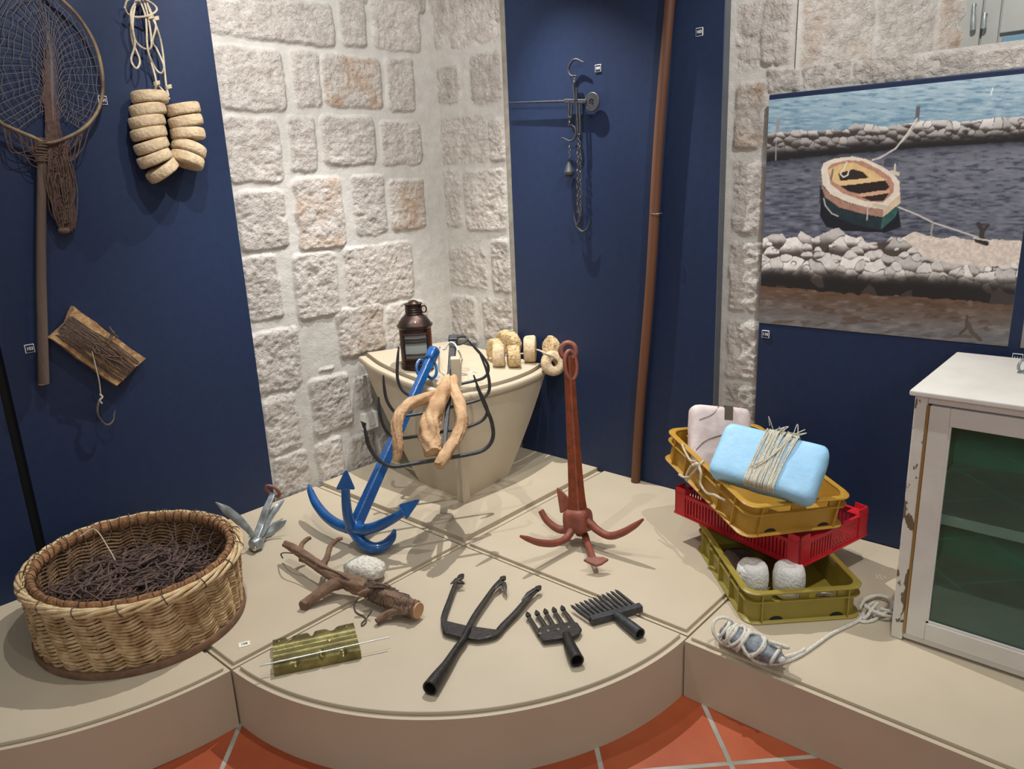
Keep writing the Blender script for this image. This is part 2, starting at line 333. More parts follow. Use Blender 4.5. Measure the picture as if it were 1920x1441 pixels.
def relief(U, Z, stones, seed):
    u, z = U.copy(), Z.copy(); P3 = np.stack([U * 14, Z * 14, np.full_like(U, seed)], -1)
    u = u + .011 * fbm(P3, 3, seed) ; z = z + .011 * fbm(P3 + 31, 3, seed + 5)
    mask = np.zeros_like(U); tone = np.full_like(U, .5); red = np.zeros_like(U); lift = np.zeros_like(U)
    for i, (u0, u1, z0, z1, rd) in enumerate(stones):
        hx, hz = (u1 - u0) / 2, (z1 - z0) / 2; r = min(hx, hz) * .24
        qx = np.abs(u - (u0 + u1) / 2) - hx + r; qz = np.abs(z - (z0 + z1) / 2) - hz + r
        d = np.hypot(np.maximum(qx, 0), np.maximum(qz, 0)) + np.minimum(np.maximum(qx, qz), 0) - r
        k = sstep(.013, -.006, d); t = vnoise(A([i * 3.7 + seed, 1.1, 2.2])); w = k > mask
        tone = np.where(w, .5 + .5 * t, tone); red = np.where(w, rd * sstep(-.25, .35, fbm(P3 * .5 + i, 3, 9 + i)), red)
        lift = np.where(w, .006 + .005 * vnoise(A([i * 1.3, seed, 5.])), lift); mask = np.maximum(mask, k)
    rough = fbm(np.stack([U * 16, Z * 20, np.full_like(U, 3.3 + seed)], -1), 5, seed + 3)
    ridg = 1 - np.abs(fbm(np.stack([U * 30 + 5, Z * 36, np.full_like(U, seed)], -1), 4, seed + 8)) * 2
    chip = np.abs(fbm(np.stack([U * 55, Z * 62, np.full_like(U, seed + .5)], -1), 3, seed + 12))
    h = mask * (lift + .010 * rough + .006 * ridg - .007 * chip) + (1 - mask) * (.003 * rough - .001)
    return h, np.stack([mask, tone, red, np.ones_like(mask)], -1)
def wall_mesh(name, us, zs, stones, place, seed, hole=None):
    U, Z = np.meshgrid(us, zs, indexing='ij'); h, col = relief(U, Z, stones, seed)
    P = place(U, Z, h).reshape(-1, 3); nz = len(zs); f = []
    for i in range(len(us) - 1):
        for j in range(nz - 1):
            if hole and hole(us[i], us[i + 1], zs[j], zs[j + 1]): continue
            f.append((i * nz + j, (i + 1) * nz + j, (i + 1) * nz + j + 1, i * nz + j + 1))
    o = build(name, (P, f), sm, base=(P[:, 0].mean(), P[:, 1].mean(), -HP), sharp=180, kind='structure')
    ca = o.data.color_attributes.new('tone', 'FLOAT_COLOR', 'POINT'); ca.data.foreach_set('color', col.reshape(-1).astype(np.float32)); return o
YW, XW = 1.03, 1.0
def fill(u0, u1, z0, z1, du, dz, seed):
    r = random.Random(seed); out = []; z = z0
    while z < z1:
        h = dz * r.uniform(.85, 1.15); u = u0 + r.uniform(-.1, 0)
        while u < u1:
            w = du * r.uniform(.6, 1.3); out.append((u + .012, u + w - .012, z + .012, z + h - .012, 0)); u += w
        z += h
    return out
Lw = [(386, 0, 452, 62), (455, 0, 622, 78), (638, 0, 682, 84), (697, 0, 785, 92), (408, 92, 530, 205), (550, 97, 598, 198), (607, 107, 713, 200, 1), (726, 112, 774, 208),
      (424, 222, 524, 340), (545, 220, 590, 320), (606, 220, 700, 307), (715, 230, 789, 307), (446, 358, 534, 468), (558, 335, 642, 466, .7), (664, 332, 722, 438), (732, 338, 794, 430, .8),
      (462, 481, 523, 600), (554, 474, 632, 594), (648, 460, 774, 566), (470, 622, 562, 734), (600, 690, 622, 690 + 1), (633, 575, 718, 663, .6), (728, 568, 800, 664), (585, 704, 655, 808), (500, 742, 560, 850),
      (668, 704, 720, 760), (516, 852, 580, 936), (596, 824, 642, 906), (658, 815, 702, 880), (715, 800, 800, 900)]
lst = stones_from(Lw, lambda x, y: PY(x, y, YW)[[0, 2]])
cor = PY(800, 319, YW)[0]
lst = [q for q in lst if q[1] - q[0] > .02] + fill(-1.3, XW, 2.2, 2.9, .28, .2, 3)
us = np.unique(np.concatenate([np.linspace(-3.2, -1.25, 20), np.linspace(-1.25, -.3, 40), np.arange(-.3, XW + .004, .0062)])); us[-1] = XW
zs = np.unique(np.concatenate([[-HP, -.05], np.arange(0, 2.25, .0062), np.linspace(2.26, 2.9, 40)]))
wall_mesh('wall_left', us, zs, lst, lambda U, Z, h: np.stack([U, YW - h * sstep(XW + .0, XW - .03, U), Z], -1), 11)
Rw = [(800, 0, 828, 92), (843, 0, 935, 84), (796, 126, 862, 194), (884, 100, 938, 192), (798, 226, 822, 300), (828, 222, 914, 304), (920, 224, 946, 300), (808, 320, 865, 424), (874, 320, 948, 432),
      (822, 466, 912, 536), (925, 452, 955, 546), (826, 555, 894, 640), (908, 562, 958, 636),
      (1385, 8, 1424, 128), (1382, 160, 1432, 276, .6), (1376, 306, 1428, 436), (1371, 456, 1424, 582), (1366, 604, 1420, 706), (1362, 724, 1416, 860),
      (1432, 0, 1482, 118), (1440, 130, 1500, 170), (1508, 118, 1596, 160), (1604, 106, 1712, 150), (1720, 98, 1830, 138), (1838, 92, 1930, 130)]
rst = stones_from(Rw, lambda x, y: PX(x, y, XW)[[1, 2]]) + fill(-.83, YW, 2.1, 2.9, .28, .2, 5)
NY, NZ = -.845, 1.735           # edge and sill of the window recess
us = np.unique(np.concatenate([np.linspace(-3.4, -1.7, 16), np.arange(-1.7, -.56, .0062), np.linspace(-.56, .45, 50), np.arange(.45, YW + .003, .0062), [NY]]))
zs = np.unique(np.concatenate([[-HP, -.05], np.arange(0, 2.2, .0062), np.linspace(2.21, 2.9, 40), [NZ]]))
wall_mesh('wall_right', us, zs, rst, lambda U, Z, h: np.stack([XW - h, U, Z], -1), 23, hole=lambda a, c, d, e: c <= NY + 1e-6 and d >= NZ - 1e-6)
# splayed jamb of the window recess and its ledge
J0, J1 = A([XW - .012, NY]), A([1.36, -1.30])
us = np.linspace(0, 1, 95); zs = np.arange(NZ - .01, 2.7, .0075); ln = np.linalg.norm(J1 - J0)
jst = [(.02, .26, -.02, .36, .4), (.03, .30, .38, .75, 0), (.28, .47, -.02, .40, 0), (.32, .58, .42, .8, 0), (.49, .63, -.02, .38, .5)]
jst = [(a, c, d + NZ, e + NZ, r) for a, c, d, e, r in jst]
def jplace(U, Z, h):
    d = (J1 - J0) / ln; n = A([-d[1], d[0]]); n = n if n[1] < 0 else -n
    hh = h * sstep(0, .05, U); return np.stack([J0[0] + d[0] * U + n[0] * hh, J0[1] + d[1] * U + n[1] * hh, Z], -1)
wall_mesh('wall_alcove', us * ln, zs, jst, jplace, 37)
build('trim_1', MB().bb((XW - .004, -3.4, NZ - .06), (1.5, NY + .03, NZ)), sm, smooth=False, kind='structure')
# grey wooden shutter at the back of the recess
WX = 1.36
w1 = build('window_1', MB().bb((WX, -3.0, NZ), (WX + .04, -1.28, 2.7)), 'shutter', smooth=False, bevel=.003, kind='structure')
build('casing', MB().bb((WX - .018, -1.345, NZ), (WX, -1.275, 2.7)), 'shutter', w1, smooth=False, bevel=.003)
build('board', MB().bb((WX - .012, -1.40, NZ), (WX, -1.35, 2.7)), 'shutter', w1, smooth=False, bevel=.003)
build('leaf', MB().bb((WX - .016, -2.9, NZ + .07), (WX, -1.405, 2.7)), 'shutter', w1, smooth=False, bevel=.003)
build('sill_strip', MB().bb((WX - .05, -2.9, NZ + .012), (WX, -1.42, NZ + .055)), mat('sill_daylight_blue', '#6f8fa3', rough=.15), w1, smooth=False, bevel=.004)  # bluish colour paints in daylight reflected on the sill
for px, py0, py1 in ((1826, 8, 55), (1846, 26, 50)):
    a, c = PX(px, py0, WX - .035), PX(px - 1.5, py1, WX - .035)
    build('latch', MB().tube([a + A([.03, 0, 0]), a, (a + c) / 2, c, c + A([.012, 0, .01])], [.006, .006, .008, .009, .006], 10), 'galv', w1)
# ================================================================== PLINTHS
def arc(c, r, a0, a1, n=48): t = np.linspace(a0, a1, n); return np.c_[c[0] + r * np.cos(t), c[1] + r * np.sin(t)]
def plinth(label, poly, board, top=0., base=None):
    t = thing('display_plinth', label, 'plinth', base if base is not None else (np.mean([p[0] for p in poly]), np.mean([p[1] for p in poly]), -HP), 'plinth sections')
    build('box', MB().prism(poly, (0, 0, -HP), UX, UY, UZ * (HP - .012)), 'plinth', t, sharp=30)
    build('top_board', MB().prism(board, (0, 0, -.012), UX, UY, UZ * (.012 + top)), 'plinth', t, sharp=30, bevel=.0025)
    return t
g = .0035; e = .016
q = [(-g, -g)] + [tuple(p) for p in arc((-g, -g), .995, PI, 1.5 * PI, 60)]
qi = [(-e, -e)] + [tuple(p) for p in arc((-g, -g), .978, PI + .0129, 1.5 * PI - .0129, 60)]
plinth('beige quarter-round plinth with curved front, under the trident and fish spears', q, qi)
plinth('beige square plinth section against the left wall, under the blue anchor', [(-1 + g, g), (-g, g), (-g, 1.0), (-1 + g, 1.0)], [(-1 + e, e), (-e, e), (-e, 1.0), (-1 + e, 1.0)])
plinth('raised beige square plinth board in the corner, under the boat bow', [(g, g), (.955, g), (.955, 1.0), (g, 1.0)], [(.024, .024), (.955, .024), (.955, 1.0), (.024, 1.0)], top=.008)
plinth('beige square plinth section under the red anchor', [(g, -1 + g), (.955, -1 + g), (.955, -g), (g, -g)], [(e, -1 + e), (.955, -1 + e), (.955, -e), (e, -e)])
fx = -.028
plinth('long straight-fronted beige plinth under the crates and white cabinet', [(fx, -3.2), (.955, -3.2), (.955, -1 - g), (fx, -1 - g)], [(fx + .016, -3.2), (.955, -3.2), (.955, -1 - e), (fx + .016, -1 - e)])
q = [(-1 - g, 1.0)] + [tuple(p) for p in arc((-1 - g, 1.0), 1.0, PI, 1.5 * PI, 60)]
qi = [(-1 - e, 1.0)] + [tuple(p) for p in arc((-1 - g, 1.0), .984, PI, 1.5 * PI - .0127, 60)]
plinth('curved beige plinth at the left edge, under the wicker basket', q, qi)
# ================================================================== NAVY PANELS ON THE WALLS
YA, XB = 1.0, .955
t = thing('exhibit_board', 'navy panel with the landing net, cork floats and cork hand line', 'panel', (-.7, YA, 0))
build('board', MB().bb((-1.168, YA, 0), (-.237, YA + .018, 2.75)), 'blue', t, smooth=False, bevel=.0015)
t = thing('exhibit_board', 'navy panel at the far left beyond the dark vertical gap', 'panel', (-2.2, YA, 0))
build('board', MB().bb((-3.2, YA, 0), (-1.2, YA + .018, 2.75)), 'blue', t, smooth=False, bevel=.0015)
build('gap_shade_strip', MB().bb((-1.23, YA + .0182, 0), (-1.14, YA + .024, 2.75)), 'black', t, smooth=False)  # black strip painted in for the deep shade of the gap
t = thing('exhibit_board', 'narrow navy panel between two strips of stone, behind the steelyard and pole', 'panel', (XB, 0, 0))
build('board', MB().bb((XB, -.58, 0), (XB + .016, .512, 2.75)), 'blue', t, smooth=False, bevel=.001)
build('side_board', MB().bb((XB + .001, -.584, 0), (XW - .001, -.5795, 2.75)), 'grey_edge', t, smooth=False)
build('edge_strip', MB().bb((XB + .002, .5125, 0), (XW - .004, .545, 2.75)), 'trim', t, smooth=False, bevel=.002)
t = thing('exhibit_board', 'navy board carrying the boat photograph, behind the crates and cabinet', 'panel', (XB, -1.9, 0))
build('board', MB().bb((XB, -3.2, 0), (XB + .016, -.766, 1.652)), 'blue', t, smooth=False, bevel=.004)
# ================================================================== THINGS HANGING ON THE LEFT PANEL
def pl(pts, y=None, x=None, n=6, closed=False):
    P = [PY(p[0], p[1], p[2] if len(p) > 2 else y) if x is None else PX(p[0], p[1], p[2] if len(p) > 2 else x) for p in pts]
    return spl(P, n, closed)
# ---- landing net
t = thing('landing_net', 'landing net with round cane hoop, brown netting and long stick handle', 'net', PY(80, 280, .98))
hp = pl([(110, -6), (150, 35), (180, 88), (193, 148), (188, 196), (168, 230), (138, 252), (92, 268), (60, 256), (22, 240), (0, 228), (-32, 190), (-50, 140), (-50, 80), (-32, 15), (5, -40), (60, -50)], .955, closed=True, n=8)
build('hoop', MB().tube(hp, .0058, 8, closed=True), 'bamboo', t)
hd = pl([(76, 258), (78, 330), (77, 480), (79, 600), (82, 719)], .966, n=5)
build('handle', MB().tube(hd, np.linspace(.0135, .0178, len(hd)), 12), 'handle', t)
e0 = hd[-1]; build('cut_end', MB().tube([e0 + A([0, 0, .004]), e0 - A([0, 0, .0012])], .0172, 12), 'cutwood', t)
m = MB()
for k in range(9):
    c = PY(76.5 + k * .15, 266 + k * 4.6, .966); th = np.linspace(0, 2 * PI, 15)[:-1]
    m.tube(np.c_[c[0] + .0185 * np.cos(th), c[1] + .0185 * np.sin(th), c[2] + .003 * np.cos(th + k)], .0033, 6, closed=True)
build('binding', m, 'twine', t)
m = MB(); K = 40; LV = 17; grid = []
hop = pl([(155, 243), (182, 213), (192, 165), (188, 115), (170, 62), (140, 20), (105, -15), (60, -48), (20, -45), (-20, -5), (-45, 60), (-52, 120), (-38, 180), (-5, 222), (30, 245)], .957, n=12)
hop = hop[np.linspace(0, len(hop) - 1, K).astype(int)]
for k in range(K):
    sx = (k - K / 2) / (K / 2); yj = 62 + 150 * abs(sx) ** 1.3; w = PY(84 + .085 * yj - sx * 9, yj, .987); g1 = PY(97 - sx * 5, min(238, yj + 60), .982); g2 = PY(101 - sx * 5, 262, .972)
    p = hop[k]; mid = p * .45 + w * .55 + A([0, .012, 0]); mid[2] += .022 * (1 - abs(sx))
    grid.append(spl([p, p * .72 + w * .28 + A([0, .008, .012 * (1 - abs(sx))]), mid, w * .85 + p * .15, g1, g2], 6)[:LV * 2 - 1])
    m.tube(grid[-1], .0009, 4, cap=False)
for lv in range(2, 23, 2):
    row = A([q[lv] + .0045 * rng.normal(size=3) * A([1, .3, 1]) for q in grid]); m.tube(row, .0009, 4, cap=False)
build('mesh_bag', m, 'net2', t)
m = MB()
for k in range(60):
    a = k / 59 - .5; j = lambda s: rng.normal() * s
    m.tube(spl([PY(86 + a * 16 + j(3), 120 + abs(a) * 120 + j(18), .985), PY(94 + a * 16 + j(2), 200, .98), PY(102 + a * 24 + j(3), 262, .968), PY(110 + a * 52 + j(5), 310, .962 + j(.008)), PY(114 + a * 48 + j(4), 350, .963 + j(.008)),
                PY(120 + a * 40 + j(4), 395, .965 + j(.006)), PY(126 + a * 30 + j(3), 428 + j(5), .97)], 5), .0016, 4, cap=False)
for k in range(34):   # slack netting under the hoop
    sx = -1 if k % 2 else 1; u = rng.random()
    p0 = (100 + sx * (8 + 62 * u), 262 - 28 * u ** 2) if sx > 0 else (72 - 75 * u, 264 - 34 * u)
    m.tube(spl([PY(*p0, .955), PY(p0[0] * .75 + 24 + rng.normal() * 5, p0[1] + 34 + rng.normal() * 8, .958), PY(100 + sx * 9 + rng.normal() * 6, 308 + rng.normal() * 12, .962), PY(108 + rng.normal() * 10, 350 + rng.normal() * 20, .965)], 6), .0015, 4, cap=False)
for k in range(26):
    y0 = 275 + k * 5.6; w = 44 - .16 * (y0 - 270); c = 110 + .1 * (y0 - 300)
    m.tube(spl([PY(c + w * (a - .5) + rng.normal() * 2, y0 + rng.normal() * 6, .96 + .006 * rng.normal()) for a in np.linspace(0, 1, 7)], 3), .0014, 4, cap=False)
m.blob(PY(120, 432, .972), A([.02, .014, .012]), amp=.3, n=8, seed=4)
build('tail', m, 'net', t)
# ---- cork floats threaded on a rope
fl = thing('cork_float_string', 'string of twelve round cork floats hanging on a cream rope', 'floats', PY(310, 330, .99))
def disc_mesh(r, h, seed, n=40, amp=.035):
    prof = [(.12 * r, h / 2 * .98), (.6 * r, h / 2), (.88 * r, h * .48), (.96 * r, h * .42), (r, h * .3), (r * 1.01, 0), (r, -h * .3), (.96 * r, -h * .42), (.88 * r, -h * .48), (.6 * r, -h / 2), (.12 * r, -h / 2 * .98)]
    m = MB().lathe(prof, n); v = m.verts(); d = fbm(v * (2.2 / r) + seed * 3.1, 4, seed) * amp * r
    v = v + d[:, None] * v / (np.linalg.norm(v, axis=1)[:, None] + 1e-6); return v, m.f
cork0 = []
for sd in range(3):
    o = build('cork_float', disc_mesh(.063, .042, sd), 'cork', fl, base=(0, 0, 0)); cork0.append(o)
first = [True] * 3
def put_cork(px, py, y, tilt, roll, k, sc=1.):
    c = PY(px, py, y); b = BASE[fl.name]
    if first[k]: o = cork0[k]; first[k] = False
    else: o = cork0[k].copy(); S.collection.objects.link(o)
    o.parent = fl; o.location = tuple(c - b); o.rotation_mode = 'ZYX'; o.rotation_euler = (roll, math.radians(tilt) * -1, k * 1.3 + px); o.scale = (sc, sc, sc)
for i, (px, py, ti) in enumerate([(281, 183, -3), (277, 206, 4), (276, 228, 5), (279, 250, 7), (284, 273, 14), (290, 296, 18), (304, 319, 30), (343, 205, 5), (348, 228, 6), (352, 251, -4), (354, 279, -27), (350, 300, -27)]):
    put_cork(px, py, .932 if i != 5 else .928, ti + 3, -.06, i % 3)
m = MB()
for q in ([(263, -8), (247, 18), (246, 40), (248, 75), (262, 112), (256, 128), (246, 112), (253, 82), (247, 42), (251, 10), (262, -10)],
          [(265, -10), (277, 28), (284, 85), (271, 91), (254, 76), (249, 45), (254, 4)], [(258, -8), (273, 32), (277, 92), (290, 126), (302, 137), (307, 123), (294, 92), (286, 78), (292, 48), (280, 15), (268, -8)],
          [(272, -6), (284, 30), (294, 52), (304, 90), (311, 155), (316, 180)], [(278, 100), (288, 132), (293, 156), (290, 172)], [(293, 156), (308, 172), (318, 186)],
          [(234, 14), (240, 0), (262, -4), (285, 6), (294, 18), (280, 29), (255, 32), (240, 26), (234, 14)]):
    m.tube(pl([(a, b, .965 - .012 * ((i * 7) % 3)) for i, (a, b) in enumerate(q)], n=7), .0036, 6)
for px, py in ((282, 32), (292, 35), (294, 156), (316, 163)):
    c = PY(px, py, .95); th = np.linspace(0, 2 * PI, 12)[:-1]
    for k in range(3): m.tube(np.c_[c[0] + .009 * np.cos(th), c[1] + .009 * np.sin(th), c[2] + .004 * (k - 1) + .003 * np.cos(th)], .0035, 6, closed=True)
build('rope', m, 'rope', fl)
# ---- hand line wound on a cork slab
t = thing('hand_line', 'dark line wound on a tilted cork slab, with a big hook hanging below', 'hand line', PY(180, 650, .99))
yb = .962; q4 = [(139, 574), (274, 672), (223, 726), (94, 634)]; C4 = [PY(*p, yb) for p in q4]
def slab(u, v, y=yb): p = (C4[0] * (1 - u) + C4[1] * u) * (1 - v) + (C4[3] * (1 - u) + C4[2] * u) * v; return A([p[0], y, p[2]])
ed = [(0, 0), (.1, .02), (.3, 0), (.42, .03), (.6, .01), (.8, .02), (1, 0), (.985, .28), (.95, .5), (.98, .7), (.97, 1), (.8, 1.02), (.6, .99), (.4, 1.01), (.2, .98), (0, 1), (.03, .7), (.05, .45), (.02, .25)]
m = MB(); fr = A([slab(u, v) for u, v in ed]); bk = fr + A([0, .034, 0]); md = fr + A([0, -.004, 0]); ce = fr.mean(0)
m.rings([bk, fr + A([0, .002, 0]), ce + (fr - ce) * .985 - A([0, .0035, 0])]); build('cork_slab', m, 'corkboard', t, sharp=50)
m = MB()
for k in range(30):
    v = .24 + .62 * k / 29 + rng.normal() * .008; v2 = v + rng.normal() * .09
    hgt = .007 + .010 * math.sin(PI * k / 29) + rng.random() * .004
    m.tube(spl([slab(.055, v, yb + .012), slab(.045, v, yb - .003), slab(.3, v * .9 + v2 * .1, yb - hgt), slab(.6, v * .4 + v2 * .6, yb - hgt), slab(.955, v2 * .8 + .1, yb - .004), slab(.95, v2 * .8 + .1, yb + .012)], 5), .0021, 5)
for k in range(4):
    m.tube(spl([slab(.02, .5 + .12 * k, yb - .003), slab(.35, .42 + .03 * k, yb - .021), slab(.52, .62, yb - .023), slab(.75, .35 + .16 * k, yb - .018)], 6), .0022, 5)
m.tube(spl([slab(.40, .58, yb - .022), slab(.47, .66, yb - .027), slab(.52, .6, yb - .024), slab(.46, .56, yb - .026)], 6), .003, 6)
m.tube(pl([(213, 620, yb - .006), (207, 636, yb - .012), (198, 648, yb - .014)], n=5), .0038, 6)
m.tube(pl([(205, 612, yb - .006), (213, 625, yb - .014), (221, 632, yb - .004)], n=5), .003, 6)
build('wound_line', m, 'twine', t)
build('leader', MB().tube(pl([(172, 655, yb - .02), (180, 690, yb - .018), (186, 715, yb - .006), (189, 742, yb + .004)], n=6), .0022, 6).tube(pl([(187, 738, yb + .004), (192, 744, yb), (187, 750, yb), (191, 756, yb + .004)], n=5), .0035, 6), 'rope', t)
hk = pl([(187, 748), (183, 762), (184, 778), (193, 792), (203, 796), (212, 788), (215, 774), (216, 768)], yb + .004, n=7)
build('hook', MB().tube(hk, spr([.0042, .0042, .0042, .0042, .004, .0036, .0026, .0006], 7), 8).tube(pl([(211, 782), (213, 777), (215, 772)], yb + .003, n=3), [.0004, .0008, .0014, .002, .002, .0014, .0005], 6), 'steel', t)
# ================================================================== NUMBER LABELS
def label_plate(px, py, num, wall, lab, frac=1., w=.03):
    if wall == 'A': c = PY(px, py, YA); u, nrm = UX, -UY
    else: c = PX(px, py, XB); u, nrm = -UY, -UX
    t = thing('number_label', lab, 'label', c, 'number labels on the navy panels'); h = w
    build('plate', MB().box(c + nrm * .002, (w, .004, h), A([u, nrm, UZ])), 'white_ink', t, smooth=False, bevel=.0012)
    build('face', MB().box(c + nrm * .0042, (w * .86, .0012, h * .86), A([u, nrm, UZ])), 'blue_edge', t, smooth=False)
    text('number', num, w * .5, c + nrm * .0049, u, UZ, 'white_ink', t)
label_plate(192, 188, '101', 'A', 'small square label reading 101 beside the landing net hoop')
label_plate(55, 653, '102', 'A', 'small square label reading 102 left of the stick handle')
label_plate(1312, 60, '103', 'B', 'small square label reading 103 right of the long pole')
label_plate(1122, 128, '104', 'B', 'small square label reading 104 above the steelyard disc')
label_plate(1436, 626, '110', 'B', 'small square label reading 110 under the boat photograph')
label_plate(1908, 671, '111', 'B', 'small square label on the navy board just above the white cabinet')
# ================================================================== THINGS ON THE NARROW PANEL
# ---- steelyard balance
t = thing('steelyard_balance', 'iron steelyard balance with hooks, chains and a hanging weight', 'balance', PX(1085, 190, .95)); xs = .928
build('beam', MB().tube(pl([(955, 192.5), (1010, 191), (1064, 189.5)], x=xs, n=4), np.linspace(.003, .0055, 9), 8).tube(pl([(1060, 189.5), (1100, 190)], x=xs, n=3), .0085, prof=SQ), 'iron2', t)
R_ = A([UY, UZ, UX])
c = PX(1110, 191, xs); m = MB()
n_ = 48; th = np.arange(n_) / n_ * 2 * PI
def ringpts(r, dx): return np.c_[np.full(n_, c[0] + dx), c[1] + r * np.cos(th), c[2] + r * np.sin(th)]
m.rings([ringpts(.0135, -.004), ringpts(.037, -.004), ringpts(.039, -.002), ringpts(.039, .003), ringpts(.037, .005), ringpts(.0135, .005)], closed=True)
for a in range(4):
    d = A([0, math.cos(a * PI / 2 + .1), math.sin(a * PI / 2 + .1)]); m.box(c + d * .008, (.006, .017, .0042), A([UX, d, np.cross(UX, d)]))
m.tube(ringpts(.0135, 0)[::3], .0016, 6, closed=True)
build('disc', m, 'iron2', t)
build('top_hook', MB().tube(pl([(1095, 117), (1090, 115), (1083, 111.5), (1076, 112), (1070, 119), (1066, 129), (1068, 139), (1073, 143), (1079, 142), (1080, 145), (1077, 147)], x=xs, n=5), spr([.003, .0038, .0045, .005, .005, .005, .005, .0045, .004, .0035, .003], 5), 8), 'iron2', t)
m = MB()
for a, b_ in (((1075, 158), (1078, 188)), ((1081, 164), (1081, 188)), ((1081, 190), (1084, 252)), ((1087, 196), (1088, 252)), ((1067, 190), (1067, 220)), ((1072, 196), (1071, 220))):
    p, q = PX(*a, xs - .008), PX(*b_, xs - .008); m.tube([p, q], .0036, prof=SQ)
m.tube(pl([(1066, 220), (1072, 220)], x=xs - .008, n=2), .004, 6); m.tube(pl([(1083, 252), (1089, 252)], x=xs - .008, n=2), .004, 6)
build('shackle_straps', m, 'iron2', t)
m = MB()
def link(px, py, ang, l=.0105, w=.0065, r=.0016, face=0.):
    c = PX(px, py, xs - .006); k = np.arange(14) / 14 * 2 * PI
    d = A([0, math.sin(ang), -math.cos(ang)]); s = A([math.sin(face), math.cos(face), 0])
    m.tube(c + np.outer(np.cos(k) * l, d) + np.outer(np.sin(k) * w, s), r, 6, closed=True)
for px, py, f in ((1076.5, 150, .3), (1077, 155, 1.2), (1068, 226, .3), (1068, 231, 1.2), (1085, 257, .3), (1067.5, 277, 1.2), (1068, 283, .1), (1068, 292, .4)): m = MB(); link(px, py, .1, .008, .005, face=f); build('link', m, 'steel', t)
build('lower_hook', MB().tube(pl([(1066, 235), (1070, 234), (1077, 238), (1080, 248), (1078, 259), (1071, 264), (1064, 263), (1057, 259), (1052, 258)], x=xs, n=5), spr([.003, .0036, .0042, .0045, .0045, .0042, .004, .003, .002], 5), 8).tube(pl([(1067, 264), (1067.5, 275)], x=xs, n=2), .0008, 5), 'iron2', t)
cw = PX(1067, 318, xs - .004)
build('counterweight', MB().lathe([(.002, .036), (.006, .036), (.0068, .03), (.015, .012), (.0225, -.006), (.0245, -.010), (.0245, -.0135), (.023, -.0145), (.0238, -.0165), (.0225, -.022), (.016, -.026), (.014, -.033), (.002, -.034)], 32, cw), 'iron2', t)
m = MB()
for ch, off in ((0, -2.6), (1, 2.6)):
    for k in range(17):
        py = 266 + k * 8 + ch * 3; link(1086 + off * min(1, k / 3 + .3) + .6 * math.sin(k * 1.7 + ch), py, .12 * math.sin(k * 2.1), .0098, .0058, .0015, face=(k % 2) * 1.25 + .25)
build('chain', m, 'steel', t)
m = MB()
m.tube(pl([(1075, 395), (1077, 408), (1081, 424)], x=xs - .004, n=5), spr([.001, .003, .0055], 5), 8)
m.tube(pl([(1086, 394), (1088, 404), (1086, 415), (1082, 424), (1086, 430), (1093, 434), (1100, 430), (1104, 420), (1106, 406)], x=xs - .006, n=5), spr([.006, .0075, .006, .0055, .006, .006, .005, .0035, .0008], 5), 8)
build('double_hook', m, 'iron2', t)
# ---- long pole
p0, p1 = A([.927, -.214, 0]), PX(1255, 0, .927); p2 = p0 + (p1 - p0) * 1.28
pp = A([p0 + (p2 - p0) * s for s in np.linspace(0, 1, 25)]); pp[1:-1, 1] += .004 * np.sin(np.arange(1, 24) * .55)
t = thing('wooden_pole', 'long brown wooden pole leaning upright against the narrow navy panel', 'pole', p0)
build('shaft', MB().tube(pp, .0215 - .001 * np.linspace(0, 1, 25), 14), 'pole', t)
wc = PX(1231, 400, .927); th = np.linspace(0, 2 * PI, 25)[:-1]
build('wire_loop', MB().tube(np.c_[wc[0] + .0245 * np.cos(th), wc[1] + .0245 * np.sin(th), wc[2] + 0 * th], .0013, 6, closed=True), 'bright', t)
# ---- power socket on the stone wall
c = A([.352, YW - .024, .232]); t = thing('power_socket', 'white power socket on the stone wall left of the bow', 'socket', c)
build('plate', MB().box(c + A([0, .012, 0]), (.088, .036, .088)), 'plastic', t, smooth=False, bevel=.004, bseg=3)
R_ = A([UX, UZ, -UY])
build('well', MB().lathe([(.0215, .007), (.0225, .0085), (.0205, .0085), (.0195, .003), (.019, -.003), (.001, -.003)], 32, c + A([0, -.002, 0]), R_), 'plastic', t)
for sx in (-.0095, .0095): build('pin_hole', MB().lathe([(.0026, .0003), (.0024, .0011), (.0004, .0011)], 14, c + A([sx, -.0005, 0]), R_), 'dark_plastic', t)
# ================================================================== THE BOW AND WHAT LIES ON IT
ZP = .008
bow = thing('boat_bow_stand', 'beige half boat bow with plank sides standing in the stone corner', 'boat bow', (.5, .5, ZP))
tip = A([.285, .28, .498])
Lr = spl([tip, A([.262, .43, .512]), A([.258, .62, .532]), A([.275, .82, .555]), A([.325, 1.0, .575])], 10)      # rail, left side
Rr = spl([tip, A([.43, .258, .490]), A([.62, .250, .484]), A([.80, .272, .482]), A([.925, .305, .486])], 10)      # rail, right side
lb = A([A([.285, .284, ZP]) * (1 - s) + A([.306, .607, ZP]) * s for s in np.linspace(0, 1, len(Lr))])
rb = A([A([.285, .284, ZP]) * (1 - s) + A([.607, .306, ZP]) * s for s in np.linspace(0, 1, len(Rr))])
def side(top, bot, inward):
    m = MB(); rows = []
    for k in np.linspace(0, 1, 9):
        p = bot * (1 - k) + (top - A([0, 0, .02])) * k; w = .018 * math.sin(PI * k) ** 1.2
        x = np.linspace(0, 1, len(top))[:, None]; rows.append(p - A(inward) * w * np.sin(x * PI * .8) - A(inward) * -.002)
    R = [r for r in rows]; m.rings(R, cap=False, wrap=False); m.rings([r + A(inward) * .016 for r in R], cap=False, wrap=False)
    for q in (0, -1): m.rings([A([r[q] for r in R]), A([r[q] for r in R]) + A(inward) * .016], cap=False, wrap=False)
    return m
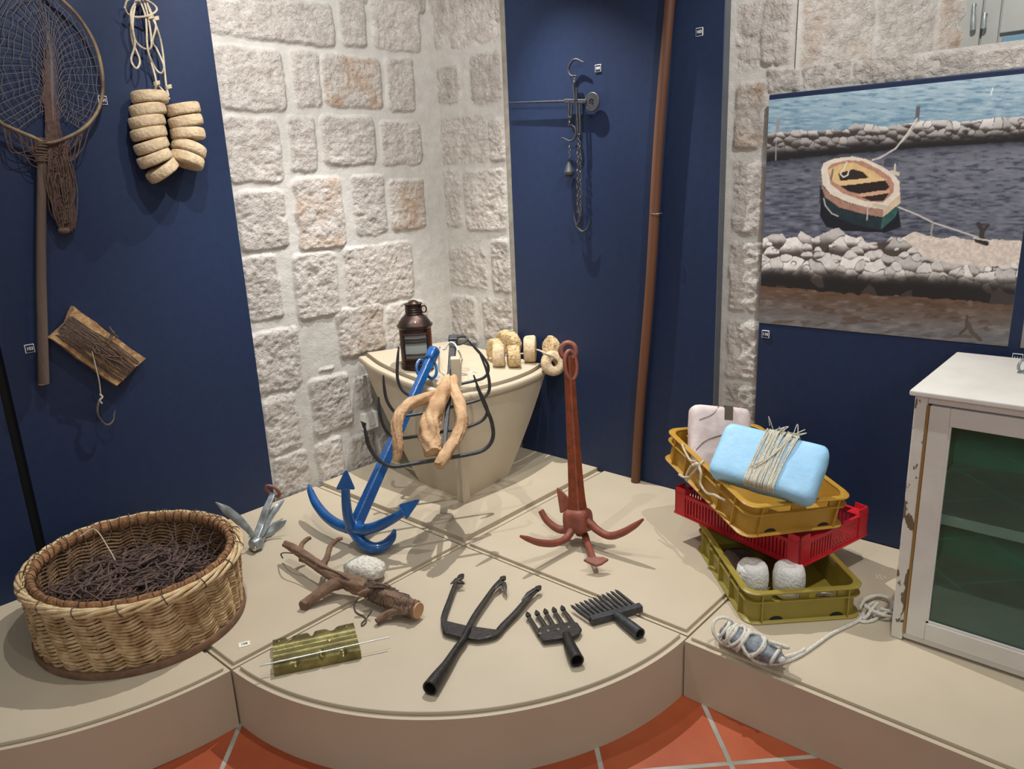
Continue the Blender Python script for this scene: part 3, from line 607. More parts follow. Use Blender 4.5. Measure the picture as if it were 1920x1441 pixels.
build('hull_side', side(Lr, lb, (1, .0, 0)), 'plinth', bow); build('hull_side', side(Rr, rb, (0, 1, 0)), 'plinth', bow)
stem = [A([.281, .278, z]) for z in (ZP, .2, .4, .49)]
build('stem', MB().tube(stem, [.022, .022, .022, .022], prof=SQ @ A([[.707, .707], [-.707, .707]]) * A([1, 1]), up=A([1., 1, 0])), 'plinth', bow, sharp=30)
out = [tuple(p) for p in Lr[::-1]] + [tuple(p) for p in Rr[1:]]; out = A(out)
def railpath(off, dz):
    T = np.gradient(out, axis=0); n = np.c_[T[:, 1], -T[:, 0], 0 * T[:, 0]]; n /= np.linalg.norm(n, axis=1)[:, None]
    n = np.where((n @ A([1, 1, 0]))[:, None] < 0, -n, n); return out + n * off + A([0, 0, dz])
build('rub_rail', MB().tube(railpath(.004, -.012), .0195, prof=A([(.75, 1), (1, .55), (1, -.55), (.75, -1), (-1, -1), (-1, 1)]) * A([.9, .75]), up=UZ), 'plinth', bow, sharp=50, bevel=.004)
inner = railpath(.034, .004); bk = [A([.925, .99, .53])]
def deck(dz):
    p = np.concatenate([inner, bk]) + A([0, 0, dz]); return p
m = MB(); d0, d1 = deck(-.012), deck(.012); cen = A([.62, .62, .525])
nI = len(d0); top = np.concatenate([d1, [cen + A([0, 0, .012])]]); low = d0
m.add(np.concatenate([d1, d0, [cen + A([0, 0, .012])]]), [(i, (i + 1) % nI, 2 * nI) for i in range(nI)] + [(i, i + nI, (i + 1) % nI + nI, (i + 1) % nI) for i in range(nI)])
build('deck', m, 'plinth', bow, sharp=35)
hc = SS(855, 697, .62); build('stem_head', MB().box(SS(855, 696, .60), (.052, .042, .125), frame(A([0, 0, 1.]), A([1, 1, 0]))[[0, 1, 2]]), 'plinth', bow, smooth=False, bevel=.004)
def DK(px, py, dz=0.):          # a point on the deck
    z = .525
    for _ in range(3):
        p = G(px, py, z); z = .50 + .07 * np.clip((p[1] - .28) / .72, 0, 1) * (1 - np.clip((p[0] - .28) / .7, 0, 1)) - .012 * np.clip((p[0] - .3) / .6, 0, 1) + .014
    return p + A([0, 0, dz])
# ---- ship's lantern
lc = DK(784, 691, .010); t = thing('ship_lantern', 'dark copper ship lantern with curved barred glass on the bow deck', 'lantern', lc)
vd = unit((CAM - lc) * A([1, 1, 0])); sd = np.cross(UZ, vd); R_ = A([sd, -vd, UZ])     # u to the right, v away
def ovl(r, z, n=40, k=2.6):
    th = np.arange(n) / n * 2 * PI; c, s = np.cos(th), np.sin(th); q = (np.abs(c) ** k + np.abs(s) ** k) ** (-1 / k)
    return lc + np.c_[c * q * r, s * q * r * .92, np.full(n, z)] @ R_
build('body', MB().rings([ovl(.076, 0), ovl(.078, .004), ovl(.076, .02), ovl(.079, .024), ovl(.075, .03), ovl(.075, .190), ovl(.080, .196), ovl(.084, .202), ovl(.084, .205), ovl(.078, .206)]), 'copper', t, sharp=30)
build('hood', MB().rings([ovl(.079, .206), ovl(.072, .22), ovl(.058, .24, k=2.2), ovl(.043, .252, k=2), ovl(.040, .256, k=2)]), 'copper', t, sharp=30)
prof = [(.040, .254), (.0415, .257), (.039, .262), (.039, .268), (.0405, .270), (.039, .272), (.039, .278), (.0405, .280), (.039, .282), (.0385, .298), (.0425, .300), (.0425, .3045), (.030, .3055), (.020, .314), (.008, .3195), (.001, .320)]
build('chimney', MB().lathe(prof, 32, lc, R_), 'copper', t, sharp=25)
def bulge(u, z): return lc + A([u, -.0705 - .016 * math.cos(u / .062 * 1.35), z]) @ R_
def band(u0, u1, z0, z1, th=.004, n=14):
    m = MB(); us = np.linspace(u0, u1, n); o = -vd * -th
    m.rings([A([bulge(u, z0) for u in us]), A([bulge(u, z1) for u in us]), A([bulge(u, z1) - vd * .03 for u in us]), A([bulge(u, z0) - vd * .03 for u in us])], closed=True, wrap=False); return m
build('glass_pane', band(-.052, .050, .055, .172), 'lens', t)
for z in (.058, .078, .136, .150, .172): build('guard_bar', MB().tube([bulge(u, z) + vd * .004 for u in np.linspace(-.056, .052, 15)], .0042, 8), 'copper', t)
build('lit_side_strip', MB().rings([A([lc + A([u, -.071 + .03 * max(0, (u - .055) / .02) ** 2, z]) @ R_ + vd * .0065 for u in np.linspace(.052, .073, 6)]) for z in (.022, .19)], cap=False, wrap=False), 'copper2', t)  # lighter copper colour stands for light falling on this side of the body
for u0 in (-.056, .053): build('window_frame', MB().tube([bulge(u0, z) + vd * .003 for z in (.05, .11, .176)], .005, 8), 'copper', t)
th = np.arange(20) / 20 * 2 * PI
build('ring', MB().tube(lc + np.c_[.047 + .012 * np.cos(th), 0 * th - .01, .276 + .016 * np.sin(th)] @ R_, .0032, 8, closed=True), 'copper', t)
build('rivet', MB().lathe([(.006, 0), (.005, .002), (.002, .0032), (.0005, .0034)], 14, lc + A([.002, -.064, .224]) @ R_, frame(unit(vd + UZ * .6))), 'bright', t)
# ---- many-armed grapnel laid over the bow tip, with driftwood hanging on it
BD = unit(A([.85, -.53, 0])); BN = A([.53, .85, 0])           # bars run along BD
gt_ = SS(850, 640, .95); gb_ = SS(833, 838, -.03)
gr = thing('creeper_grapnel', 'black iron grapnel with four tiers of long curved arms over the bow tip', 'grapnel', SS(845, 700, .62))
rodp = lambda s: gt_ + (gb_ - gt_) * s
build('shank', MB().tube([rodp(s) for s in np.linspace(-.02, 1.05, 8)], np.linspace(.0165, .0065, 8), prof=SQ), 'iron2', gr, sharp=30)
def tierpts(q, p0, swing=0.):
    n = len(q); return [RP(a, b_, p0 + BN * 0, BN) + BN * sw for (a, b_, sw) in q]
tiers = [(.30, [(748, 650, 0), (746, 668, 0), (745, 705, 0), (752, 728, 0), (764, 739, 0), (777, 742, 0), (808, 735, 0), (840, 727, 0), (866, 719, 0), (888, 714, 0), (905, 709, 0), (914, 700, .0), (915, 685, 0), (905, 668, 0), (888, 649, 0), (876, 636, 0)]),
         (.56, [(719, 703, 0), (720, 722, 0), (724, 746, 0), (733, 764, 0), (746, 776, 0), (762, 779, 0), (800, 773, 0), (838, 765, 0), (870, 757, 0), (893, 751, 0), (908, 744, 0), (917, 732, 0), (917, 712, 0), (911, 690, 0), (900, 664, 0)]),
         (.78, [(710, 744, 0), (711, 762, 0), (714, 784, 0), (723, 805, 0), (738, 819, 0), (756, 821, 0), (790, 816, 0), (836, 808, 0), (872, 801, 0), (895, 793, 0), (908, 784, 0), (914, 770, 0), (908, 752, 0), (898, 730, 0), (888, 703, 0)]),
         (1.0, [(683, 796, 0), (686, 812, 0), (692, 836, 0), (706, 858, 0), (722, 870, 0), (742, 874, 0), (780, 868, 0), (830, 860, 0), (876, 852, 0), (903, 845, 0), (919, 832, 0), (925, 813, 0), (921, 788, 0), (913, 768, 0), (903, 745, 0), (893, 722, 0)])]
for i, (s, q) in enumerate(tiers):
    p = spl(tierpts(q, rodp(s) - UZ * .012), 5); r = np.full(len(p), .0068 if i < 3 else .0078)
    r[:8] = np.linspace(.0035, r[8], 8); r[-8:] = np.linspace(r[8], .0035, 8)
    build('arm', MB().tube(p, r, 8), 'iron2', gr)
p = tierpts([(683, 796, 0)], rodp(1.0) - UZ * .012)[0]
build('barb', MB().prism([(-.006, -.014), (.004, -.014), (.008, .004), (-.012, .016)], p, BD, UZ, BN * .004), 'iron2', gr, smooth=False)
k1 = RP(862, 637, gt_, (1, .6, .4)); th = np.arange(24) / 24 * 2 * PI
build('ring', MB().tube(gt_ + A([.022, -.02, .004]) + np.outer(np.cos(th) * .034, unit(A([.6, -.8, .15]))) + np.outer(np.sin(th) * .022, unit(A([.5, .3, .5]))), .0068, 8, closed=True), 'iron2', gr)
build('shank_head', MB().box(gt_ + A([0, 0, .006]), (.042, .042, .042), frame(gb_ - gt_)), 'iron2', gr, smooth=False, bevel=.006)
def limb(name, q, radii, material, parent, seed, n=7, seg=12, knob=.10, flat=1.):
    seg = 30; P = spl(q, n); r = spr(radii, n); m = MB().tube(P, r, seg, flat=flat); v = m.verts()
    d = fbm(v * A([28, 28, 28]) + seed * 5, 3, seed); c = np.repeat(P, seg, 0)[:len(v)]
    ai = np.arange(len(v)) % seg / seg * 2 * PI; si = np.arange(len(v)) // seg / n; tw = ai + .5 * si
    d2 = fbm(np.c_[np.cos(tw) * 3.2, np.sin(tw) * 3.2, si * .55 + seed], 4, seed + 40)
    v2 = v + (v - c) * (d * knob * 2.4 + d2 * .30 - .12 * (d2 < -.25))[:, None]; return build(name, (v2, m.f), material, parent, sharp=70)
limb('driftwood_limb', [SS(*q) for q in ((828, 732, .36), (803, 744, .26), (770, 757, .18), (750, 777, .10), (744, 800, .04), (746, 830, -.02), (745, 852, -.05), (741, 864, -.06))], [.012, .021, .024, .0235, .0215, .021, .018, .013], 'drift', gr, 3)
limb('driftwood_limb', [SS(*q) for q in ((840, 706, .5), (835, 722, .4), (826, 745, .29), (814, 775, .17), (806, 800, .08), (808, 825, .0), (814, 848, -.06))], [.014, .026, .033, .038, .041, .038, .034], 'drift', gr, 5)
limb('driftwood_limb', [SS(*q) for q in ((851, 706, .5), (852, 728, .4), (861, 755, .29), (866, 785, .17), (858, 815, .06), (844, 838, -.04), (830, 860, -.12), (822, 873, -.16))], [.013, .022, .025, .024, .023, .023, .024, .020], 'drift', gr, 8)
m = MB(); m.tube(spl([SS(835, 655, .86), SS(843, 642, .86), SS(853, 645, .84), SS(862, 662, .8), DK(868, 676, .006), DK(885, 680, .005), DK(905, 681, .005)], 6), .004, 6)
m.tube(spl([SS(838, 650, .9), SS(832, 655, .95), SS(826, 650, 1.05), DK(822, 658, .006), DK(818, 668, .005)], 5), .0038, 6)
m.tube(spl([DK(725, 670, .005), DK(735, 667, .005), DK(745, 671, .005), DK(738, 674, .005), DK(726, 672, .005)], 6), .004, 6)
build('lashing_rope', m, 'white_rope', label='white rope lashing the black grapnel to the bow deck', cat='rope')
# ---- blue anchor
def anchor_arm(pix, p0, axis, tip_px, h0, radii, n=7, pr=None, flat=1.):
    tp = RP(*tip_px, p0 + axis * h0, axis); nn = unit(np.cross(axis, tp - p0)); return [RP(px, py, p0, nn) for px, py in pix], nn, tp
c0 = G(663, 992, .075); top = SS(811, 664, .78); ax = unit(top - c0)
an = thing('grapnel_anchor', 'glossy blue four-armed anchor leaning on the bow', 'anchor', A([c0[0], c0[1], .0]))
sh = [c0 + (top - c0) * s for s in np.linspace(0, 1, 12)]
build('shank', MB().tube(sh, np.linspace(.0225, .0165, 12), prof=SQ, up=A([1., 0, 0])), 'ablue', an, sharp=35)
build('crown', MB().blob(c0 + ax * .01, (.036, .036, .036), amp=.18, fr=3, n=14, seed=2), 'ablue', an, sharp=180)
build('shank_eye', MB().blob(top, (.027, .021, .034), frame(ax), amp=.03, n=14, power=5), 'ablue', an, sharp=180)
pix = [(655, 990), (632, 982), (610, 966), (592, 943), (582, 920), (579, 908)]
P, nn, tp = anchor_arm(pix, c0, ax, (579, 908), .15, 0)
build('arm', MB().tube(spl(P, 7), spr([.024, .0225, .021, .019, .014, .004], 7), 10), 'ablue', an)
P, nn, tp = anchor_arm([(658, 985), (652, 965), (649, 940), (648, 915), (649, 880)], c0, ax, (649, 880), .17, 0)
ar = build('arm', MB().tube(spl(P[:4], 7), spr([.023, .0205, .019, .017], 7), 10), 'ablue', an)
def fluke(pa, pb, w, nrm, parent, material='ablue', th=.009, base=.0):
    d = unit(pb - pa); s = unit(np.cross(d, nrm)); l = np.linalg.norm(pb - pa); nn2 = np.cross(s, d)
    poly = [(-w, base), (-w * .92, -.006), (-.008, -.004), (.008, -.004), (w * .92, -.006), (w, base), (w * .62, l * .42), (w * .2, l * .88), (0, l), (-w * .2, l * .88), (-w * .62, l * .42)]
    return build('fluke', MB().prism(poly, pa - nn2 * th / 2, s, d, nn2 * th), material, parent, smooth=False, bevel=.0035)
fl_ = unit(ray(649, 900)); fluke(P[3], P[4], .036, fl_ * A([1, 1, .2]), an)
P, nn, tp = anchor_arm([(668, 992), (690, 992), (715, 983), (740, 970), (757, 958), (787, 936)], c0, ax, (787, 936), .15, 0)
build('arm', MB().tube(spl(P[:5], 7), spr([.024, .023, .0215, .019, .015], 7), 10), 'ablue', an)
fluke(P[4], P[5], .032, unit(ray(770, 945) + A([.3, -.2, -.5]) * 900), an)
P = [G(666, 997, .066), G(681, 1018, .036), G(700, 1027, .025), G(720, 1022, .03), G(735, 1007, .048), G(740, 992, .072)]; nn = unit(np.cross(P[4] - P[3], UZ))
build('arm', MB().tube(spl(P, 7), spr([.025, .024, .0235, .022, .017, .006], 7), 10), 'ablue', an)
build('barb', MB().prism([(-.004, 0), (.012, 0), (-.03, -.012)], P[3] * .4 + P[4] * .6 + UZ * .012, unit(P[4] - P[3]), UZ, nn * .006), 'ablue', an, smooth=False)
for px, py, rr, tl in ((790, 690, .036, .5), (809, 693, .037, -.3)):
    cc = RP(px, py, top - ax * .03, ray(px, py)); k = unit(ray(px, py)); u_ = unit(np.cross(k, UZ)); v_ = np.cross(u_, k)
    if px == 809: cc = cc + k * .012
    a_, b2 = u_ * math.cos(tl) + k * math.sin(tl), v_ * .96 + k * .2
    build('ring', MB().tube(cc + np.outer(np.cos(th) * .024, a_) + np.outer(np.sin(th) * rr * 1.08, b2), .0068, 8, closed=True), 'ablue', an)
# ---- red anchor
c1 = A([.275, -.368, .075]); top = SS(1066, 668, .14); ax = unit(top - c1)
rd = thing('grapnel_anchor', 'rusty red four-armed anchor standing upright with its long shank and ring', 'anchor', A([c1[0], c1[1], 0]))
sh = [c1 + (top - c1) * s for s in np.linspace(0, 1, 14)]
build('shank', MB().tube(sh, [.033, .031, .0265, .024, .0225, .0215, .0205, .02, .019, .018, .0175, .017, .0165, .0165], prof=SQ), 'ared2', rd, sharp=30)
build('crown', MB().blob(c1 + ax * .022, (.050, .050, .046), frame(ax, A([1., .2, 0])), amp=.05, n=16, seed=5, power=5), 'ared', rd, sharp=180)
def rarm(pix, tip_px, h0, radii):
    P, nn, tp = anchor_arm(pix, c1, ax, tip_px, h0, 0); P = [p if p[2] > .014 else A([p[0], p[1], .014]) for p in P]; return P, nn
P, nn = rarm([(1076, 985), (1062, 1008), (1040, 1018), (1012, 1017), (990, 1010), (976, 1005)], (976, 1005), .02, 0)
build('arm', MB().tube(spl(P, 7), spr([.016, .0145, .014, .0135, .011, .005], 7), 10), 'ared', rd)
P, nn = rarm([(1102, 975), (1120, 993), (1142, 1004), (1165, 999), (1190, 985), (1206, 973)], (1206, 973), .05, 0)
build('arm', MB().tube(spl(P, 7), spr([.017, .0155, .015, .0145, .012, .005], 7), 10), 'ared', rd)
P = [c1 + A([-.01, -.01, -.02]), G(1095, 1000, .035), G(1102, 1020, .03), G(1110, 1040, .035), G(1114, 1049, .045)]
build('arm', MB().tube(spl(P, 7), spr([.017, .015, .0135, .012, .009], 7), 10), 'ared', rd)
tq = G(1117, 1051, .047); build('fluke', MB().prism([(-.045, .004), (-.03, .012), (0, .015), (.03, .013), (.048, .002), (.02, -.018), (.0, -.024), (-.02, -.014)], tq - UZ * .004, unit(A([.66, -.75, 0])), unit(A([.6, .55, .35])), UZ * .009), 'ared', rd, smooth=False, bevel=.003)
P = [c1, c1 + A([-.035, .06, -.02]), c1 + A([-.055, .11, .01]), c1 + A([-.06, .14, .05])]
build('arm', MB().tube(spl(P, 7), spr([.018, .016, .014, .012], 7), 10), 'ared', rd)
pb, pt = RP(1064, 952, P[2], ray(1064, 952)), RP(1045, 913, P[2] + A([0, .03, 0]), ray(1045, 913))
k = unit(ray(1050, 935)); fluke(pb, pt, .036, k * A([1, 1, 1]) + A([.35, -.35, 0]), rd, 'ared', .012)
cc = top + ax * .022; k = unit(ray(1066, 660)); u_ = unit(np.cross(k, UZ)); v_ = np.cross(u_, k)
build('shank_eye', MB().tube(cc + np.outer(np.cos(th) * .028, u_) + np.outer(np.sin(th) * .030, v_), .0115, 10, closed=True), 'ared3', rd)
cc = RP(1070, 684, top, k) - k * .012
build('ring', MB().tube(cc + np.outer(np.cos(th) * .026, unit(u_ + k * .55)) + np.outer(np.sin(th) * .056, unit(v_ - u_ * .06)), .0078, 10, closed=True), 'ared3', rd)
# ---- rough cork floats on a rope, on the right of the deck
cf = thing('cork_float_string', 'bundle of rough cork floats on a rope at the right end of the bow deck', 'floats', DK(970, 684))
cd = unit(A([.66, -.75, 0]))
def cork_on(px, py, dz, r, h, axis, seed, material='cork2', hole=False):
    c = DK(px, py, dz); d = disc_mesh(r, h, seed, 36, .07); R = frame(axis)
    if hole: m = MB().lathe([(r * .3, h * .4), (r * .55, h / 2), (.85 * r, h * .46), (r, h * .2), (r, -h * .2), (.85 * r, -h * .46), (r * .5, -h / 2), (r * .3, -h * .4)], 36, cap=False); m.rings([np.c_[circ(36) * r * .3, np.full(36, h * .4)], np.c_[circ(36) * r * .3, np.full(36, -h * .4)]], cap=False); v = m.verts(); v = v * (1 + .08 * fbm(v * 40, 3, seed))[:, None]; d = (v, m.f)
    return build('cork_float', (d[0] @ R + c, d[1]), material, cf, sharp=60)
bx = cd
cork_on(930, 682, .066, .064, .05, unit(bx + A([.35, .4, 0])), 1); cork_on(960, 672, .080, .058, .055, unit(bx + A([.5, .5, .1])), 9)
cork_on(936, 687, .056, .057, .060, bx, 2, 'cork'); cork_on(964, 687, .052, .054, .062, unit(bx + A([.05, .1, 0])), 3, 'cork2')
cork_on(995, 679, .070, .066, .060, unit(bx + A([-.1, -.05, 0])), 4, 'cork'); cork_on(984, 666, .088, .058, .055, unit(bx + A([.5, .2, .2])), 5, 'cork')
cork_on(1010, 660, .088, .060, .055, unit(bx + A([.6, .2, -.3])), 6, 'cork'); cork_on(950, 668, .085, .056, .055, unit(bx + A([.2, .5, .2])), 11)
R1 = Rr[-1]; k = unit(ray(1036, 685))
def cork_at(c, r, h, axis, seed, material, hole=False):
    d = disc_mesh(r, h, seed, 36, .07)
    if hole: m = MB().lathe([(r * .3, h * .4), (r * .55, h / 2), (.85 * r, h * .46), (r, h * .2), (r, -h * .2), (.85 * r, -h * .46), (r * .5, -h / 2), (r * .3, -h * .4)], 36, cap=False); m.rings([np.c_[circ(36) * r * .3, np.full(36, h * .4)], np.c_[circ(36) * r * .3, np.full(36, -h * .4)]], cap=False); v = m.verts(); v = v * (1 + .08 * fbm(v * 40, 3, seed))[:, None]; d = (v, m.f)
    return build('cork_float', (d[0] @ frame(axis) + c, d[1]), material, cf, sharp=60)
pf = RP(1037, 681, R1 - A([.05, .05, 0]), ray(1037, 681)); cork_at(pf, .062, .05, unit(-k + cd * .5 + UZ * .2), 7, 'cork', True)
pf2 = RP(1034, 650, R1 + A([-.03, .02, 0]), ray(1034, 650)); cork_at(pf2, .054, .055, unit(cd + k * .5 - UZ * .3), 8, 'cork2')
m = MB(); q = [DK(918, 683, .03), DK(948, 684, .05), DK(978, 683, .055), DK(1003, 678, .05)]
m.tube(spl(q + [RP(1008, 656, q[3], ray(1008, 656)) - k * .06, RP(1025, 663, pf, ray(1025, 663)) - k * .03, RP(1040, 668, pf, ray(1040, 668)) - k * .028], 6), .0042, 6)
m.tube(spl([DK(905, 681, .005), DK(912, 678, .012), DK(922, 680, .03)], 5), .004, 6)
build('rope', m, 'rope', cf)
tg = DK(888, 697, .003); t = thing('paper_tag', 'tiny white paper tag on the bow deck by the grapnel arms', 'label', tg)
build('card', MB().box(tg, (.030, .022, .0015), A([unit(A([.8, -.6, 0])), unit(A([.6, .8, 0])), UZ])), 'paper', t, smooth=False)
text('number', '105', .011, tg + UZ * .0012, unit(A([.8, -.6, 0])), unit(A([.6, .8, 0])), 'ink', t)
# ================================================================== THINGS ON THE PLINTHS
# ---- wicker basket holding a long line
bc = A([-1.045, .505, 0]); ba = thing('wicker_basket', 'large round wicker basket with cork-lined rim on the left plinth', 'basket', bc)
def ell(z, n=220, d=0., ph=0.):
    k = z / .23; cx, cy = -1.052 + .017 * k, .490 + .036 * k; rx, ry = .306 + .020 * k + d, .325 + .036 * k + d
    th = np.arange(n) / n * 2 * PI + ph; return np.c_[cx + rx * np.cos(th), cy + ry * np.sin(th), np.full(n, z)], th
m = MB(); ns = 40
def weave(d, amp, rr, r0, r1, dz):
    for r in range(r0, r1):
        p, th = ell(.016 + r * dz, 280); o2 = np.c_[np.cos(th), np.sin(th), 0 * th]; ph = th * ns / 2 + .22 * r + .5 * fbm(np.c_[th * 3, 0 * th, 0 * th], 2, 8)
        tri = np.arcsin(np.sin(ph)) / (PI / 2); p = p + o2 * (d + amp * np.abs(np.cos(ph)) + .0022 * fbm(np.c_[th * 20, 0 * th + r, 0 * th], 2, 21))[:, None]
        p[:, 2] += .0070 * tri + .0022 * fbm(np.c_[th * 9, 0 * th + r, 0 * th], 2, 3); m.tube(p, rr * (.85 + .3 * rng.random()), 6, closed=True)
weave(.0, .0070, .0051, 0, 18, .0112)
build('wicker_wall', m, 'wicker', ba)
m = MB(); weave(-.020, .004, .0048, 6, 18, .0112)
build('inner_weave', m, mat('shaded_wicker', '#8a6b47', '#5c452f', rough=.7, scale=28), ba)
m = MB()
for k in range(ns):
    a = k / ns * 2 * PI; m.tube([ell(z, 1, -.002, a)[0][0] for z in (.006, .08, .15, .212)], .0045, 6)
build('stakes', m, 'wicker', ba)
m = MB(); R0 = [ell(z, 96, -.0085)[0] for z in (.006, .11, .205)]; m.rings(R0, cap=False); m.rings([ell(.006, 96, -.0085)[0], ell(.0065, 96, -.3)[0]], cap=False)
build('inner_wall', m, mat('unlit_wicker', '#4d3a2a', '#2e2219', rough=.9, scale=60, bump=.6, bscale=60, stretch=(1, 1, 4)), ba)  # wicker darkened in colour to stand for the unlit inside and gaps
m = MB()
for b_ in range(5):
    p, th = ell(.214, 300, .004); f = th * 6 + b_ * PI / 2.5 + .35 * np.sin(th * 5 + b_); o2 = np.c_[np.cos(th), np.sin(th), 0 * th]
    p = p + o2 * (.011 * np.cos(f))[:, None]; p[:, 2] += .011 * np.sin(f) + .003 * fbm(np.c_[th * 6, 0 * th + b_, 0 * th], 2, 5); m.tube(p, .0056, 7, closed=True)
build('braided_rim', m, 'wicker2', ba)
p, th = ell(.218, 240, -.026); o2 = np.c_[np.cos(th), np.sin(th), 0 * th]; lump = 1 + .10 * fbm(np.c_[th * 14, 0 * th, 0 * th], 3, 2) + .07 * np.sign(np.sin(th * 26)) * np.abs(np.sin(th * 26)) ** .4
m = MB(); pr_ = circ(12); m.rings([p[i] + lump[i] * (pr_[:, :1] * o2[i] * .013 + pr_[:, 1:] * UZ * .021 - UZ * .004) for i in range(240)], closed=True); build('cork_lining', m, 'lining', ba, sharp=60)
p, th = ell(.0132, 120, .012); build('base_hoop', MB().tube(p, .0115, closed=True, prof=SQ * A([.6, 1.05]), up=UZ), 'oldwood', ba, sharp=40)
lp = G(118, 1254, .004); th = np.arange(20) / 20 * 2 * PI
m = MB(); m.tube(np.c_[lp[0] + .022 * np.cos(th), lp[1] + .017 * np.sin(th), .0045 + .004 * (1 + np.sin(th * 2))], .0033, 6, closed=True); m.tube(spl([lp + A([.015, .012, .006]), lp + A([.03, .03, .03]), lp + A([.01, .045, .05]), lp + A([.0, .03, .02]), lp + A([.012, .01, .005])], 6), .003, 6)
build('cord_loop', m, 'twine', ba)
ll = thing('long_line', 'tangled brown long line heaped in the wicker basket with hooks set round the rim', 'fishing line', bc + A([0, 0, .02]))
m = MB(); r_ = np.random.default_rng(3)
for k in range(300):
    rr = math.sqrt(r_.random()) * .255; a = r_.random() * 6.283; c = A([bc[0] + rr * math.cos(a), bc[1] + .005 + rr * math.sin(a) * 1.06, .112 + .030 * (1 - (rr / .27) ** 2) + r_.random() * .022])
    R_l = .018 + .045 * r_.random(); a0 = r_.random() * 6.28; sw = 2.2 + 3.5 * r_.random(); e2 = .5 + .5 * r_.random(); tz = r_.normal() * .25
    tt_ = np.linspace(0, sw, 16); q = c + np.c_[R_l * np.cos(a0 + tt_), R_l * e2 * np.sin(a0 + tt_), R_l * tz * np.sin(tt_ + a0 * 2) + .004 * tt_ / sw]
    dd = np.hypot((q[:, 0] - bc[0]) / .272, (q[:, 1] - bc[1]) / .288); kk = np.where(dd > 1, 1 / dd, 1.); q[:, 0] = bc[0] + (q[:, 0] - bc[0]) * kk; q[:, 1] = bc[1] + (q[:, 1] - bc[1]) * kk
    m.tube(q, .0021 + .0016 * r_.random(), 5)
for k in range(12):   # long lazy curves lying on top
    a = r_.random() * 6.28; m.tube(spl([A([bc[0] + (.05 + .17 * r_.random()) * math.cos(a + i * .5), bc[1] + (.05 + .17 * r_.random()) * math.sin(a + i * .5), .158 + .012 * r_.random()]) for i in range(7)], 8), .0032, 5)
build('coils', m, 'longline', ll)
m = MB().blob(bc + A([0, .005, .075]), (.262, .278, .062), amp=.08, fr=5, n=24, seed=6, power=3); build('heap_core', m, mat('line_heap', '#4a3a36', '#221a18', rough=.95, scale=50, bump=1., bscale=70, stretch=(1, 1, 1)), ll)
hp_, th_ = ell(.220, 58, -.026)
hm0 = None
for k in range(58):
    a = th_[k]
    if hm0 is None:
        q = spl([(.020, 0, .010), (.016, 0, .022), (.004, .0, .026), (-.010, 0, .020), (-.016, .001, .004), (-.015, .003, -.012), (-.008, .004, -.018), (-.003, .004, -.012)], 4)
        hm0 = build('hook', MB().tube(q, .0014, 5), 'hookmetal', ll, base=(0, 0, 0)); o = hm0
    else: o = hm0.copy(); S.collection.objects.link(o)
    o.parent = ll; o.location = tuple(hp_[k] - BASE[ll.name] + A([0, 0, -.002])); o.rotation_euler = (.12 * math.sin(k * 2.3), .1 * math.sin(k * 1.7), a + .25 * math.sin(k * 3.1))
m = MB()
for k in range(58):
    a = th_[k]; pin = hp_[k] + A([math.cos(a), math.sin(a), 0]) * -.014 - UZ * .016; rr = .60 + .2 * r_.random(); b_ = a + .25 * r_.normal()
    e_ = A([bc[0] + .30 * rr * math.cos(b_), bc[1] + .31 * rr * math.sin(b_), .138])
    m.tube(spl([pin + UZ * .012, pin, (pin + e_) / 2 + A([0, 0, .0 + .02 * r_.random()]), e_], 5), .0011, 4)
build('snoods', m, 'longline', ll)
q = [G(150, 1005, .24), G(178, 992, .25), G(205, 1030, .19), G(216, 1050, .165)]
build('pale_snood', MB().tube(spl(q, 5), .0022, 5), 'rope', ll)
for k in range(17):
    a = k / 17 * 2 * PI + .1; c = ell(.214, 1, .004, a)[0][0]; o2 = A([math.cos(a), math.sin(a), 0]); th = np.arange(14) / 14 * 2 * PI
    build('tie', MB().tube(c + np.outer(np.cos(th) * .020, o2) + np.outer(np.sin(th) * .021, UZ) + np.outer(np.sin(th) * .006, np.cross(o2, UZ)) - o2 * .004, .0018, 5, closed=True), 'twine', ba)
# ---- folding grapnel
fc = G(480, 1018, .030); fa = thing('folding_anchor', 'small grey galvanised folding anchor between the basket and the left panel edge', 'anchor', fc)
def vp(px, py, base): return RP(px, py, base, unit(A([ray(px, py)[0], ray(px, py)[1], 0])))
build('hub', MB().blob(fc, (.026, .026, .026), amp=.15, n=12, seed=4, power=3), 'galv', fa, sharp=180)
def blade(name, pts, ws, nrm, th_=.008):
    P = spl(pts, 6); w = spr(ws, 6); k = len(P); T = np.gradient(P, axis=0); R = []
    for i in range(k):
        t_ = unit(T[i]); s_ = unit(np.cross(t_, nrm)); n_ = np.cross(s_, t_); R.append(A([P[i] + s_ * w[i], P[i] + n_ * th_ / 2 + s_ * w[i] * .3, P[i] + n_ * th_ / 2 - s_ * w[i] * .3, P[i] - s_ * w[i], P[i] - n_ * th_ / 2]))
    return build(name, MB().rings(R), 'galv', fa, sharp=25)
k = -unit(ray(470, 980))
tpA = fc + (vp(404, 942, fc) - fc) * 1.0; tpA[2] = max(tpA[2], .1)
blade('fluke', [fc + UZ * .012, vp(466, 993, fc), vp(448, 975, fc + A([-.02, .02, 0])), vp(425, 956, fc + A([-.04, .04, 0])), vp(404, 941, fc + A([-.05, .05, 0]))], [.009, .012, .018, .017, .002], k)
sh0 = [fc + UZ * .02, G(489, 985, .075), G(499, 955, .13), G(512, 925, .17)]
build('shank', MB().tube(spl(sh0, 5), spr([.012, .012, .011, .009], 5), prof=SQ * A([1.2, .7])), 'galv', fa, sharp=30)
